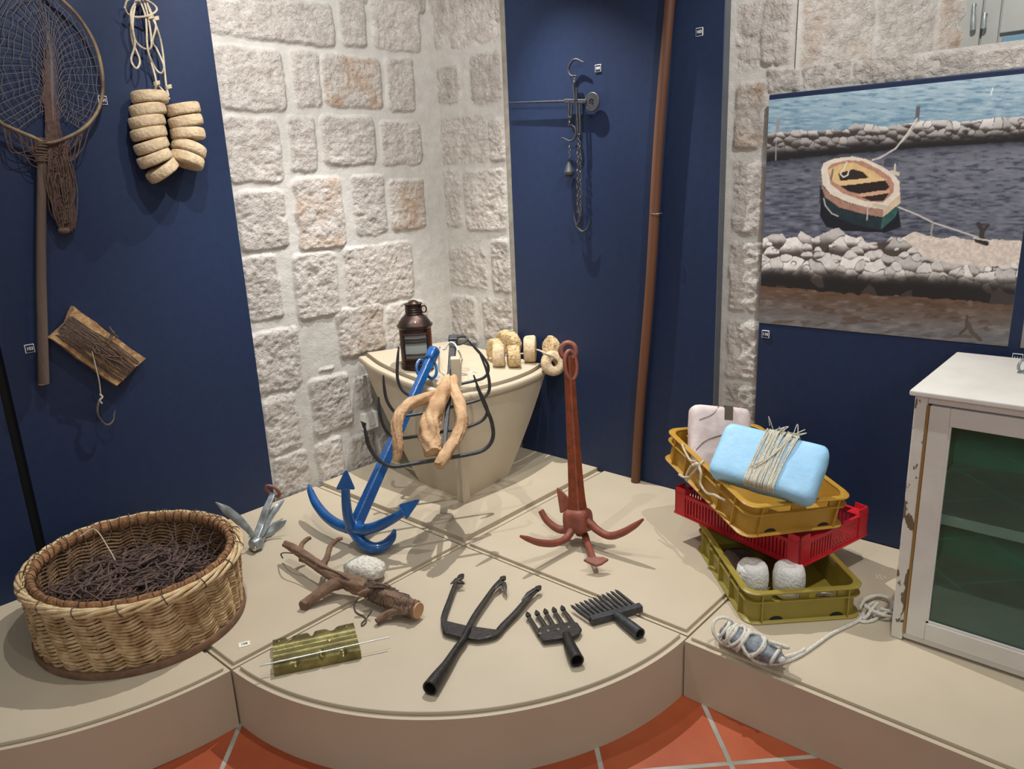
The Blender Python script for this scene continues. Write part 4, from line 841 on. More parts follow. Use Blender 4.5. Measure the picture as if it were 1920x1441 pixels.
blade('fluke', [fc + UZ * .018, G(491, 995, .055), G(503, 972, .085), G(518, 952, .12), G(533, 937, .14)], [.012, .017, .016, .014, .002], k)
blade('fluke', [fc + A([.015, -.01, -.004]), G(495, 1003, .03), G(512, 993, .04), G(528, 982, .06), G(537, 975, .075)], [.010, .012, .016, .014, .002], k)
blade('fluke', [fc + A([.01, .01, .005]), G(490, 1000, .02), G(510, 985, .015), G(530, 972, .02)], [.008, .010, .010, .002], k)
m = MB(); c = sh0[-1]; th = np.arange(18) / 18 * 2 * PI
build('shackle', MB().tube(c + np.outer(np.cos(th) * .018, unit(A([.5, -.6, .4]))) + np.outer(np.sin(th) * .034, unit(A([-.35, .2, .5]))) + A([.0, .0, .012]), .0065, 7, closed=True), 'ared3', fa)
build('pivot_bolt', MB().lathe([(.009, 0), (.009, .008), (.004, .010), (.001, .010)], 12, fc + A([-.02, -.024, -.006]), frame(A([-.6, -.7, .1]))), 'bright', fa)
build('foot_lug', MB().blob(G(478, 1026, .010), (.014, .012, .010), n=8, amp=.1), 'galv', fa)
# ---- forked branch wound with line, and a pumice stone behind it
bt = thing('forked_branch', 'brown forked branch with short stubs and dark line wound round its thick end', 'branch', G(650, 1090, 0))
limb('trunk', [G(535, 1019, .075), G(560, 1034, .075), G(590, 1056, .07), G(620, 1077, .065), G(655, 1092, .055), G(690, 1104, .05), G(725, 1120, .045), G(758, 1136, .04), G(782, 1143, .037)], [.013, .017, .018, .020, .026, .029, .031, .031, .028], 'branch', bt, 3, 6, 14, .07)
limb('stub', [G(655, 1090, .055), G(625, 1096, .05), G(598, 1112, .035), G(576, 1128, .02), G(567, 1135, .019)], [.020, .021, .0185, .0175, .0165], 'branch', bt, 4, 6, 12, .06)
limb('stub', [G(562, 1036, .075), G(566, 1020, .09), G(577, 1010, .10), G(583, 1008, .10)], [.011, .009, .008, .006], 'branch', bt, 5, 6, 10, .06)
limb('stub', [G(606, 1058, .07), G(613, 1045, .085), G(619, 1025, .10), G(632, 1012, .115), G(642, 1009, .12)], [.013, .010, .0095, .008, .006], 'branch', bt, 6, 6, 10, .06)
limb('stub', [G(768, 1140, .038), G(745, 1145, .034), G(722, 1154, .022), G(706, 1165, .014)], [.020, .014, .0125, .0105], 'branch', bt, 7, 6, 10, .06)
limb('stub', [G(700, 1104, .07), G(685, 1108, .075), G(672, 1113, .07)], [.012, .009, .005], 'branch', bt, 9, 6, 8, .06)
limb('stub', [G(600, 1065, .06), G(580, 1052, .066), G(563, 1048, .06)], [.014, .012, .009], 'branch', bt, 10, 6, 10, .06)
ce = G(784, 1144, .037); build('cut_face', MB().tube([ce - unit(A([.05, -.3, 0])) * .004, ce + unit(A([.05, -.3, 0])) * .003], .0265, 14), 'cutwood', bt)
m = MB(); q0, q1 = G(692, 1105, .05), G(770, 1140, .038)
for k in range(30):
    s = k / 29; c = q0 + (q1 - q0) * s; d = unit(q1 - q0); u_ = unit(np.cross(d, UZ)); v_ = np.cross(u_, d); th = np.arange(15) / 15 * 2 * PI; sk = r_.normal() * .012
    m.tube(c + np.outer(np.cos(th) * .0325, u_) + np.outer(np.sin(th) * .0325, v_) + np.outer(np.sin(th + r_.random() * 3) * (.01 + abs(sk)), d), .0017, 5, closed=True)
for k in range(14): m.tube(spl([q0 + (q1 - q0) * r_.random() + A([r_.normal() * .012, r_.normal() * .012, .030]) for _ in range(4)], 5), .0018, 5)
m.tube(spl([G(690, 1100, .085), G(715, 1100, .085), G(735, 1104, .07), G(744, 1108, .05)], 6), .0045, 6); m.tube(spl([G(686, 1108, .07), G(700, 1096, .088), G(725, 1098, .085), G(742, 1112, .05)], 6), .0035, 6)
m.tube(spl([G(530, 1046, .03), G(527, 1038, .04), G(540, 1036, .085), G(570, 1042, .095), G(600, 1060, .088), G(630, 1072, .086), G(655, 1086, .08)], 6), .0025, 5)
m.tube(spl([G(672, 1120, .03), G(664, 1135, .005), G(668, 1147, .004), G(683, 1156, .004), G(687, 1164, .004), G(680, 1172, .004), G(678, 1168, .004), G(688, 1158, .006), G(697, 1145, .03)], 6), .0024, 5)
build('wound_line', m, 'twine', bt)
pm = thing('pumice_stone', 'pitted white pumice stone lying behind the forked branch', 'stone', G(687, 1082, 0))
cpm = G(686, 1083, 0) + A([.0, .0, .041]); build('stone', MB().blob(cpm, (.080, .052, .036), frame(UZ, A([.35, -.94, 0])), amp=.16, fr=2.6, n=26, seed=12, power=2.4), 'pumice', pm)
# ---- brass mould and netting needle
q4b = [G(513, 1213), G(664, 1180), G(678, 1234), G(515, 1268)]; mo_ = thing('brass_mould', 'dull brass casting mould with grooves and notched edges on the front plinth', 'mould', sum(q4b) / 4 * A([1, 1, 0]))
nu, nv = 90, 44; Ug, Vg = np.meshgrid(np.linspace(0, 1, nu), np.linspace(0, 1, nv), indexing='ij')
hgt = .030 - .012 * np.exp(-((Vg - .36) / .06) ** 2) - .005 * sstep(.42, .46, Vg) * (1 - sstep(.64, .68, Vg)) - .010 * np.exp(-((Vg - .60) / .03) ** 2) - .004 * sstep(.2, .0, Vg)
for u0, v0, su, sv, dp in ((.2, 0, .03, .10, .016), (.47, 0, .03, .12, .016), (.72, 0, .05, .08, .014), (.55, 1, .02, .2, .014), (.25, 1, .04, .08, .012), (.8, 1, .03, .10, .012)): hgt = hgt - dp * np.exp(-((Ug - u0) / su) ** 2 - ((Vg - v0) / sv) ** 2)
for u0, v0 in ((.07, .10), (.9, .08), (.66, .40)): hgt = hgt + .006 * np.exp(-((Ug - u0) / .012) ** 2 - ((Vg - v0) / .03) ** 2)
Q = lambda u, v: (q4b[0] * (1 - u) + q4b[1] * u) * (1 - v) + (q4b[3] * (1 - u) + q4b[2] * u) * v
vt = A([Q(Ug[i, j], Vg[i, j]) * A([1, 1, 0]) + UZ * hgt[i, j] for i in range(nu) for j in range(nv)]); vb = vt * A([1, 1, 0])
fs = [(i * nv + j, (i + 1) * nv + j, (i + 1) * nv + j + 1, i * nv + j + 1) for i in range(nu - 1) for j in range(nv - 1)]
bd = [i * nv for i in range(nu)] + [(nu - 1) * nv + j for j in range(1, nv)] + [i * nv + nv - 1 for i in range(nu - 2, -1, -1)] + [j for j in range(nv - 2, 0, -1)]
n0 = nu * nv; fs += [(bd[i], bd[(i + 1) % len(bd)], n0 + bd[(i + 1) % len(bd)], n0 + bd[i]) for i in range(len(bd))] + [tuple(n0 + i for i in bd)]
build('block', (np.concatenate([vt, vb]), fs), 'brass', mo_, sharp=50)
ne = thing('netting_needle', 'thin bright steel rod resting across the brass mould', 'needle', G(612, 1224, .03))
q0, q1 = G(487, 1250, .030), G(740, 1194, .034); d = unit(q1 - q0); u_ = unit(np.cross(d, UZ)); s_ = np.linspace(0, 1, 120)
build('rod', MB().tube([q0 + (q1 - q0) * x + UZ * .004 for x in s_[::6]], [.0022 + .0008 * ((i % 2) if i < 7 else 0) for i in range(20)], 8), 'bright', ne)
# ---- trident
tr = thing('trident_spear_head', 'black three-pronged iron spear head with hinged barbs and a long socket', 'spear head', G(830, 1200, 0), 'iron spear heads')
z = .014
def flatbar(name, pts, w, parent, material='iron', th=.7, n=6, prof=SQ):
    P = [G(a, b_, c) for a, b_, c in pts]; return build(name, MB().tube(spl(P, n), spr(w, n), prof=prof * A([1, th]), up=UZ), material, parent, sharp=35)
flatbar('prong', [(836, 1185, z), (832, 1160, z), (843, 1125, z + .004), (853, 1098, z + .008), (862, 1080, z + .012)], [.009, .0095, .008, .0075, .006], tr)
flatbar('prong', [(872, 1190, z + .006), (890, 1155, z + .006), (910, 1125, z + .008), (928, 1100, z + .01), (943, 1083, z + .012)], [.010, .009, .008, .0075, .006], tr)
flatbar('prong', [(905, 1196, z), (928, 1190, z), (945, 1172, z), (968, 1148, z + .003), (990, 1122, z + .007), (1010, 1102, z + .01)], [.008, .010, .0105, .0095, .0085, .006], tr)
P = [G(a, b_, .010) for a, b_ in ((831, 1166), (873, 1176), (930, 1184), (918, 1200), (895, 1203), (862, 1198), (833, 1190))]
build('web', MB().rings([A(P), A(P) + UZ * .010]), 'iron', tr, smooth=False, bevel=.003)
for px, py, dx, dy in ((867, 1082, -14, 9), (857, 1090, 9, 3), (941, 1090, -12, 14), (944, 1092, 3, 14), (1004, 1104, -16, 15)):
    p, q = G(px, py, z + .014), G(px + dx * 1.6, py + dy * 1.4, z + .008); build('barb', MB().tube([p, p * .5 + q * .5 + UZ * .003, q], [.0075, .0085, .002], prof=SQ * A([1, .45]), up=UZ), 'iron', tr, sharp=35)
for px, py, qx, qy in ((862, 1084, 868, 1076), (941, 1087, 946, 1080), (1006, 1106, 1013, 1098)):
    p, q = G(px, py, z + .012), G(qx, qy, z + .012); build('tip', MB().tube([p, p * .5 + q * .5, q], [.009, .011, .005], prof=SQ * A([1, .5]), up=UZ), 'iron', tr, sharp=35)
def socket(name, pts, rad, parent, material='iron', inner=.78):
    P = spl([G(a, b_, c) for a, b_, c in pts], 6); r = spr(rad, 6); m = MB(); n = 20; k = len(P); d = unit(P[-1] - P[-2]); u_ = unit(np.cross(d, UZ)); v_ = np.cross(u_, d); c = circ(n)
    T = np.gradient(P, axis=0); R = []
    for i in range(k):
        t_ = unit(T[i]); a = unit(np.cross(t_, UZ)); b2 = np.cross(a, t_); R.append(P[i] + r[i] * (c[:, :1] * a + c[:, 1:] * b2))
    e_ = P[-1]; R.append(e_ + r[-1] * inner * (c[:, :1] * u_ + c[:, 1:] * v_)); R.append(e_ - d * .05 + r[-1] * inner * .7 * (c[:, :1] * u_ + c[:, 1:] * v_))
    m.rings(R); return build(name, m, material, parent, sharp=45)
socket('socket', [(878, 1180, .022), (868, 1200, .020), (855, 1218, .020), (838, 1245, .021), (820, 1270, .022), (806, 1290, .023)], [.010, .012, .012, .015, .020, .0225], tr)
# ---- five-tined fish spear
f5 = thing('fish_spear_head', 'black five-tined fish spear head with riveted plate and short socket', 'spear head', G(1040, 1190, 0), 'iron spear heads')
P = [G(a, b_, .009) for a, b_ in ((1010, 1182), (1020, 1178), (1072, 1170), (1083, 1172), (1091, 1184), (1086, 1193), (1078, 1197), (1044, 1203), (1018, 1206), (1011, 1196))]
build('plate', MB().rings([A(P), A(P) + UZ * .012]), 'iron', f5, smooth=False, bevel=.003)
for (a, b_), (c, d_) in (((1012, 1190), (989, 1150)), ((1027, 1180), (1006, 1147)), ((1041, 1178), (1022, 1144)), ((1058, 1175), (1038, 1141)), ((1080, 1176), (1054, 1138))):
    tn = flatbar('tine', [(a, b_, .014), ((a + c) / 2, (b_ + d_) / 2, .016), (c + 1, d_ + 3, .018)], [.0062, .0058, .0045], f5)
    p, q = G(c + 2, d_ + 6, .020), G(c - 1, d_ - 4, .020); build('barb', MB().tube([p + A([.002, 0, 0]), p * .6 + q * .4, q], [.0075, .0082, .0012], prof=SQ * A([1, .5]), up=UZ), 'iron', f5, sharp=35)
for a, b_ in ((1013, 1187), (1028, 1182), (1047, 1179), (1067, 1175)): build('rivet', MB().lathe([(.0062, 0), (.0055, .0016), (.002, .0026), (.0004, .0028)], 14, G(a, b_, .021)), mat('worn_rivet', '#6e6450', rough=.5, metal=.4) if 'worn_rivet' not in bpy.data.materials else bpy.data.materials['worn_rivet'], f5)
socket('socket', [(1062, 1190, .014), (1066, 1203, .017), (1074, 1222, .021), (1082, 1238, .022)], [.014, .017, .0205, .0215], f5)
# ---- comb spear
cs = thing('comb_spear_head', 'dark grey eleven-tined comb spear head with bar and socket', 'spear head', G(1145, 1150, 0), 'iron spear heads')
pa, pb = G(1107, 1163, .016), G(1202, 1138, .016)
build('bar', MB().tube([pa, pb], .0135, prof=SQ * A([1, .9]), up=UZ), 'iron2', cs, smooth=False, bevel=.003)
for i in range(11):
    s = i / 10; b0 = G(1107 + (1190 - 1107) * s, 1161 + (1135 - 1161) * s, .018); t0 = G(1070 + (1153 - 1070) * s, 1134 + (1105 - 1134) * s, .022)
    build('tine', MB().tube([b0, b0 * .5 + t0 * .5, b0 * .12 + t0 * .88, t0], [.0048, .0046, .0042, .0010], prof=SQ, up=UZ), 'iron2', cs, sharp=35)
    hk_ = unit(t0 - b0); s2 = unit(np.cross(hk_, UZ)); build('barb', MB().tube([t0 - hk_ * .006, t0 - hk_ * .014 + s2 * .006], [.0028, .0008], 5), 'iron2', cs)
socket('socket', [(1152, 1150, .016), (1168, 1163, .018), (1185, 1176, .019), (1200, 1188, .0195)], [.014, .0165, .0185, .019], cs, 'iron2')
# ---- small label on the left square plinth
lp = G(458, 1207, .0012); t = thing('number_label', 'small white paper label reading 106 at the front corner of the left square plinth', 'label', lp)
build('card', MB().box(lp, (.034, .026, .002), A([unit(A([.9, -.43, 0])), unit(A([.43, .9, 0])), UZ])), 'paper', t, smooth=False)
text('number', '106', .014, lp + UZ * .0014, unit(A([.9, -.43, 0])), unit(A([.43, .9, 0])), 'ink', t)
# ================================================================== CRATES
def rrect(L, W, r, n=5):       # rounded rectangle from (0,0) to (L,W); returns points and a code of the side each one lies on
    pts = []
    for cx, cy, a0 in ((L - r, W - r, 0), (r, W - r, PI / 2), (r, r, PI), (L - r, r, 1.5 * PI)):
        for i in range(n + 1): a = a0 + PI / 2 * i / n; pts.append((cx + r * math.cos(a), cy + r * math.sin(a)))
    return A(pts)
def subdiv(p, mx=.03):
    out = []
    for i in range(len(p)):
        a, b_ = p[i], p[(i + 1) % len(p)]; k = max(1, int(np.linalg.norm(b_ - a) / mx)); out += [a + (b_ - a) * j / k for j in range(k)]
    return A(out)
def crate_yellow(F, u, v, w, L, W, H, material, t, windows=True):
    F = A(F, float); u, v, w = unit(u), unit(v), unit(w)
    to = lambda p2, h: F + p2[:, :1] * u + p2[:, 1:] * v + w * h
    def loop(ins, r): p = subdiv(rrect(L - 2 * ins, W - 2 * ins, max(.006, r - ins))) ; return p + ins
    base = subdiv(rrect(L, W, .045)); cen = A([L / 2, W / 2]); k = len(base)
    def ins(d): 
        s = A([(L - 2 * d) / L, (W - 2 * d) / W]); return (base - cen) * s + cen
    th_ = .004
    H1, H2 = H * .66, H * .70
    m = MB(); o0, i0 = ins(.014), ins(.014 + th_)
    m.rings([to(o0, .004), to(o0, H1), to(i0, H1), to(i0, .006)], cap=False); m.add(np.concatenate([to(i0, .006), to(o0, .002)]), [tuple(range(k)), tuple(range(k, 2 * k))])
    build('body', m, material, t, sharp=30)
    m = MB(); fs = []     # upper band pierced by long windows
    A0, A1, B0, B1 = to(o0, H1), to(o0, H - .006), to(i0, H1), to(i0, H - .006)
    for i in range(k):
        j = (i + 1) % k; mid = (base[i] + base[j]) / 2; side = min((mid[0], 0), (L - mid[0], 1), (mid[1], 2), (W - mid[1], 3))[1]
        q_ = mid[1] / W if side < 2 else mid[0] / L
        hole = windows and ((.22 < q_ < .44) or (.56 < q_ < .80)) and min(abs(mid[0]), abs(L - mid[0]), abs(mid[1]), abs(W - mid[1])) < .03
        if side >= 2 and not (.30 < q_ < .42 or .58 < q_ < .70): hole = False
        if not hole: fs += [(i, j, k + j, k + i), (2 * k + j, 2 * k + i, 3 * k + i, 3 * k + j)]
    m.add(np.concatenate([A0, A1, B0, B1]), fs); build('upper_band', m, material, t, sharp=30)
    m = MB(); m.rings([to(ins(.016), H - .007), to(ins(0), H - .007), to(ins(-.001), H - .003), to(ins(.002), H), to(ins(.018), H), to(ins(.020), H - .003)], cap=False, closed=True); build('rim', m, material, t, sharp=40)
    m = MB(); m.rings([to(ins(.013), H1 - .001), to(ins(.002), H1 + .001), to(ins(.001), H2), to(ins(.013), H2 + .001)], cap=False, closed=True); build('middle_flange', m, material, t, sharp=40)
    m = MB(); m.rings([to(ins(.015), 0), to(ins(.002), 0), to(ins(0), .003), to(ins(.003), .0065), to(ins(.015), .009)], cap=False, closed=True); build('foot_flange', m, material, t, sharp=40)
    R = A([u, v, w])
    for q_ in (.14, .30, .5, .70, .86):
        for sd, y in ((0, .008), (1, W - .008)): build('rib', MB().box(F + u * L * q_ + v * y + w * H * .5, (.004, .013, H * .97), R), material, t, smooth=False)
    for q_ in (.14, .86):
        for sd, x in ((0, .008), (1, L - .008)): build('rib', MB().box(F + v * W * q_ + u * x + w * H * .5, (.013, .004, H * .97), R), material, t, smooth=False)
    for q_ in (.27, .78):
        c = F + v * W * q_ - u * -.0135 + w * .008; n = 12; th = np.linspace(0, PI, n)
        build('drain_slot', MB().prism(np.c_[np.cos(th) * .022, np.sin(th) * .013], c, v, w, -u * .0012), 'dark_plastic', t, smooth=False)
uu = A([.711, .703, 0]); vv = A([.66, -.751, 0]); vv = unit(vv - uu * (vv @ uu)) 
F0 = A([.142, -1.122, 0])
cr0 = thing('plastic_crate', 'olive yellow plastic crate, lowest of the stack, holding two white floats', 'crate', F0 + (uu * .56 + vv * .385) / 2, 'stacked plastic crates')
crate_yellow(F0, uu, vv, UZ, .55, .385, .112, 'crate_o', cr0)
# ---- red slatted crate
Fr = A([.395, -1.188, .1125]); ur = unit(A([.139, .544, 0])); vr = unit(A([.379, -.086, 0])); vr = unit(vr - ur * (vr @ ur)); Lr_, Wr_, Hr_ = .56, .385, .112
cr1 = thing('plastic_crate', 'red slatted plastic crate in the middle of the stack', 'crate', Fr + (ur * Lr_ + vr * Wr_) / 2, 'stacked plastic crates')
to = lambda a, b_, c: Fr + ur * a + vr * b_ + UZ * c
R = A([ur, vr, UZ])
def rb(name, lo, hi, bev=.0015): lo, hi = A(lo, float), A(hi, float); return build(name, MB().box(to(*((lo + hi) / 2)), hi - lo, R), 'crate_r', cr1, smooth=False, bevel=bev)
rb('floor_panel', (.006, .006, 0), (Lr_ - .006, Wr_ - .006, .004))
def slats(name, p0, d, nrm, ln, h0, h1, pitch, holes=None):
    m = MB(); k = int(ln / pitch); w = ln / k
    for i in range(k):
        c = p0 + d * (w * (i + .5)); m.box(c + UZ * (h0 + h1) / 2, (w * .55, .003, h1 - h0), A([d, nrm, UZ]))
    m.box(p0 + d * ln / 2 + UZ * (h0 / 2), (ln, .0042, h0), A([d, nrm, UZ])); m.box(p0 + d * ln / 2 + UZ * (h1 + .004), (ln, .0042, .010), A([d, nrm, UZ]))
    return build(name, m, 'crate_r', cr1, smooth=False)
def perforated(name, p0, d, ln, h):
    m = MB(); k = max(2, int(ln / .0055)); nz = int(h / .0055); fs = []; vs = []
    for i in range(k + 1):
        for j in range(nz + 1): vs.append(p0 + d * ln * i / k + UZ * h * j / nz)
    for i in range(k):
        for j in range(nz):
            if (i + (j // 2 % 2)) % 3 == 1 and j % 2 == 1 and 2 < j < nz - 2: continue
            fs.append((i * (nz + 1) + j, (i + 1) * (nz + 1) + j, (i + 1) * (nz + 1) + j + 1, i * (nz + 1) + j + 1))
    m.add(A(vs), fs); return build(name, m, 'crate_r', cr1, smooth=False)
hs = .084
slats('long_side', to(.05, .004, 0), ur, vr, Lr_ - .1, .014, hs - .008, .0145); slats('long_side', to(.05, Wr_ - .004, 0), ur, vr, Lr_ - .1, .014, hs - .008, .0145)
slats('short_side', to(.004, .05, 0), vr, ur, .135, .014, hs - .008, .0145); perforated('perforated_panel', to(.004, .185, 0), vr, .15, hs); slats('short_side', to(Lr_ - .004, .05, 0), vr, ur, Wr_ - .1, .014, hs - .008, .0145)
for a, b_ in ((0, 0), (Lr_ - .05, 0), (0, Wr_ - .05), (Lr_ - .05, Wr_ - .05)):
    m = MB(); fu, fv = (0 if a == 0 else .05), (0 if b_ == 0 else .05)
    m.box(to(a + .025, b_ + (.0025 if b_ == 0 else .0475), Hr_ / 2), (.05, .005, Hr_), R); m.box(to(a + (.0025 if a == 0 else .0475), b_ + .025, Hr_ / 2), (.005, .05, Hr_), R)
    m.box(to(a + .025, b_ + .025, Hr_ - .022), (.052, .052, .004), R); m.box(to(a + .025, b_ + .025, .004), (.054, .054, .008), R)
    build('corner_post', m, 'crate_r', cr1, smooth=False)
m = MB()
for lo, hi in (((0, 0, hs + .002), (Lr_, .012, hs + .006)), ((0, Wr_ - .012, hs + .002), (Lr_, Wr_, hs + .006)), ((0, 0, hs + .002), (.012, Wr_, hs + .006)), ((Lr_ - .012, 0, hs + .002), (Lr_, Wr_, hs + .006)), ((-.003, -.003, 0), (Lr_ + .003, .012, .005)), ((-.003, Wr_ - .012, 0), (Lr_ + .003, Wr_ + .003, .005)), ((-.003, 0, 0), (.012, Wr_, .005))):
    lo, hi = A(lo), A(hi); m.box(to(*((lo + hi) / 2)), hi - lo, R)
build('rails', m, 'crate_r', cr1, smooth=False)
# ---- top crate, tilted
Ft, Rt_, Lt_ = A([.246, -1.072, .355]), A([.588, -1.287, .327]), A([.562, -.581, .438])
ut = unit(Lt_ - Ft); vt_ = unit(Rt_ - Ft); vt_ = unit(vt_ - ut * (vt_ @ ut)); wt = np.cross(vt_, ut); wt = wt if wt[2] > 0 else -wt; Ht = .118
cr2 = thing('plastic_crate', 'ochre yellow plastic crate tilted on top of the stack, holding foam blocks', 'crate', Ft - wt * Ht + ut * .3 + vt_ * .2, 'stacked plastic crates')
crate_yellow(Ft - wt * Ht, ut, vt_, wt, .59, .405, Ht, 'crate_y', cr2)
# rope tied along its long side
tt = lambda a, b_, c: Ft + ut * a + vt_ * b_ + wt * (c)
m = MB()
m.tube(spl([tt(.43, .03, -.02), tt(.44, -.004, .006), tt(.41, -.012, -.002), tt(.36, -.014, -.015), tt(.32, -.018, .0)], 6), .0042, 6)
m.tube(spl([tt(.30, -.012, .004), tt(.33, -.02, -.02), tt(.35, -.022, -.065), tt(.345, -.024, -.09), tt(.325, -.022, -.06), tt(.30, -.016, -.01), tt(.31, .01, .006)], 6), .0045, 6)
m.tube(spl([tt(.335, -.022, -.07), tt(.36, -.026, -.085), tt(.39, -.03, -.09)], 5), .0045, 6)
m.tube(spl([tt(.30, -.014, -.004), tt(.27, -.018, -.02), tt(.26, -.02, -.055), tt(.22, -.016, -.07), tt(.18, -.012, -.055), tt(.15, -.008, -.05), tt(.13, .002, -.05)], 6), .0045, 6)
for k in range(3): m.blob(tt(.305 + .008 * k, -.016, -.004 - .006 * k), A([.010, .010, .008]), n=6, amp=.1, seed=k)
build('tied_rope', m, 'rope', cr2, label='cream rope tied to the long side')
# ---- foam blocks in the top crate
bl = thing('foam_block', 'pale blue foam block wound with a band of pale nylon line, in the top crate', 'foam block', A([.40, -.98, .30]), 'foam blocks in the top crate')
Bl, Br_, Tl = A([.312, -.888, .424]), A([.350, -1.236, .390]), A([.452, -.884, .556])
bu = unit(Br_ - Bl); bv = unit(Tl - Bl); bv = unit(bv - bu * (bv @ bu)); bw = unit(np.cross(bu, bv)); bw = bw if bw @ (CAM - Bl) < 0 else -bw    # bw points away from the viewer
Lb, Hb, Tb = .345, .200, .085
def slab_foam(o, u, v, w, L, Hh, T, seed, cut=.02):
    m = MB(); P2 = subdiv(rrect(L, Hh, .028, 5), .02) ; 
    def ring(ins, d): c = A([L / 2, Hh / 2]); s = A([(L - 2 * ins) / L, (Hh - 2 * ins) / Hh]); q = (P2 - c) * s + c; return o + q[:, :1] * u + q[:, 1:] * v + w * d
    R = [ring(.10 if Hh > .21 else .09, -.001), ring(.05, 0), ring(.022, .0), ring(.008, .004), ring(0, .014), ring(-.001, T * .5), ring(0, T - .014), ring(.008, T - .004), ring(.025, T), ring(.09, T)]
    m.rings(R); v_ = m.verts(); v_ = v_ + .0035 * np.c_[fbm(v_ * 22, 3, seed), fbm(v_ * 22 + 9, 3, seed), fbm(v_ * 22 + 19, 3, seed)]; return v_, m.f
ob = Bl - bv * .004
build('foam', slab_foam(ob - bv * .0, bu, bv, bw, Lb, Hb, Tb, 3), 'foamb', bl, sharp=60)
m = MB()
for k in range(46):
    s0 = .130 + .098 * k / 45 + rng.normal() * .003; s1 = s0 + .012 + rng.normal() * .006; Hh = Hb; e2 = .004 + .003 * rng.random()
    q = [ob + bu * s1 + bv * (Hh + e2) + bw * (Tb * .8), ob + bu * s1 + bv * (Hh + e2) + bw * .012, ob + bu * s1 + bv * (Hh - .006) - bw * e2, ob + bu * (s0 * .6 + s1 * .4) + bv * Hh * .6 - bw * e2, ob + bu * s0 + bv * Hh * .2 - bw * e2, ob + bu * s0 + bv * .004 - bw * e2, ob + bu * s0 - bv * e2 + bw * .02]
    m.tube(spl(q, 4), .0021, 5)
for k in range(5):
    a, b_ = .13 + .03 * rng.random(), .2 + .03 * rng.random(); Hh = Hb
    m.tube(spl([ob + bu * a + bv * .05 - bw * .008, ob + bu * (a + b_) / 2 + bv * Hh * .5 - bw * .011, ob + bu * b_ + bv * (Hh - .01) - bw * .009], 6), .0016, 5)
for k in range(14):
    c = ob + bu * (.15 + .09 * rng.random()) + bv * (Hb + .006) + bw * (.02 + .03 * rng.random()); m.tube(spl([c + rng.normal(size=3) * .022 for _ in range(4)], 5), .0016, 5)
build('wound_line', m, 'nylon', bl)
build('seam', MB().tube([ob + bu * .022 + bv * (Hb + .0012) + bw * .026, ob + bu * .125 + bv * (Hb + .0015) + bw * .024], .0015, 5), 'dark_plastic', bl)
build('seam', MB().tube([ob + bu * .235 + bv * (Hb + .0012) + bw * .024, ob + bu * .325 + bv * (Hb + .0015) + bw * .026], .0015, 5), 'dark_plastic', bl)
build('seam', MB().tube([ob - bu * .0012 + bv * (Hb - .025) + bw * .03, ob - bu * .0012 + bv * .08 + bw * .03], .0015, 5), 'dark_plastic', bl)
wl = thing('foam_block', 'pinkish white foam block with brown tape, standing behind the pale blue block', 'foam block', A([.50, -.75, .32]), 'foam blocks in the top crate')
wb_ = SS(1330, 868, -.275) ; wt_ = SS(1302, 756, -.15); wr_ = SS(1406, 765, -.145)
wu = unit(wr_ - wt_); wv = unit(wt_ - wb_); wv = unit(wv - wu * (wv @ wu)); ww = unit(np.cross(wu, wv)); ww = ww if ww @ (CAM - wb_) < 0 else -ww
Hw = np.linalg.norm(wt_ - wb_) + .04; Lw_ = np.linalg.norm(wr_ - wt_) + .01; ow = wt_ - wv * Hw
build('foam', slab_foam(ow, wu, wv, ww, Lw_, Hw, .075, 8), 'foamw', wl, sharp=60)
m = MB(); sx = Lw_ * .52
m.prism([(0, 0), (.032, 0), (.032, .0025), (0, .0025)], ow + wu * sx + wv * (Hw - .0), wu, wv, ww * .074); m.prism([(0, -.05), (.032, -.05), (.032, .002), (0, .002)], ow + wu * sx + wv * Hw - ww * .0032, wu, wv, ww * .003)
build('tape', m, 'tape', wl, smooth=False)
m = MB()
m.tube(spl([ow + wu * .02 + wv * (Hw - .06) - ww * .003, ow + wu * .07 + wv * (Hw - .035) - ww * .004, ow + wu * .10 + wv * (Hw + .003) + ww * .01], 5), .0013, 5)
m.tube(spl([ow + wu * .01 + wv * (Hw * .35) - ww * .003, ow + wu * .05 + wv * (Hw * .5) - ww * .005, ow + wu * .13 + wv * (Hw * .62) - ww * .004], 5), .0015, 5)
build('cord', m, 'twine', wl)
# ---- two white floats and small things in the bottom crate
def marsh(label, a, b_):
    c = F0 + uu * a + vv * b_ + UZ * .012; t = thing('foam_float', label, 'float', c, 'white floats in the bottom crate')
    prof = [(.001, 0), (.030, 0), (.046, .006), (.051, .022), (.053, .055), (.052, .08), (.048, .100), (.040, .112), (.029, .116), (.018, .113), (.011, .108), (.001, .106)]
    m = MB().lathe(prof, 36, c); v = m.verts(); d = fbm(v * 45, 3, int(a * 900)); v = v + (v - c - A([0, 0, .05])) * (d * .045)[:, None]
    build('body', (v, m.f), 'floatw', t, sharp=180)
marsh('white foam float, left of the pair in the bottom crate beside its long side', .172, .083)
marsh('white foam float, right of the pair in the bottom crate below the red crate corner', .145, .197)
rc = G(1552, 1123, .015); t = thing('metal_ring', 'shiny steel ring lying on the floor of the bottom crate', 'ring', rc); th = np.arange(28) / 28 * 2 * PI
build('ring', MB().tube(np.c_[rc[0] + .034 * np.cos(th), rc[1] + .034 * np.sin(th), np.full(28, .015)], .006, 8, closed=True), 'bright', t)
sc_ = F0 + uu * .36 + vv * .12 + UZ * .010
t = thing('flat_slate', 'flat brownish slab lying in the dark end of the bottom crate', 'slab', sc_)
build('slab', MB().blob(sc_ + UZ * .014, (.085, .055, .013), A([uu, vv, UZ]), amp=.1, fr=2, n=14, seed=3, power=4), 'slate', t)
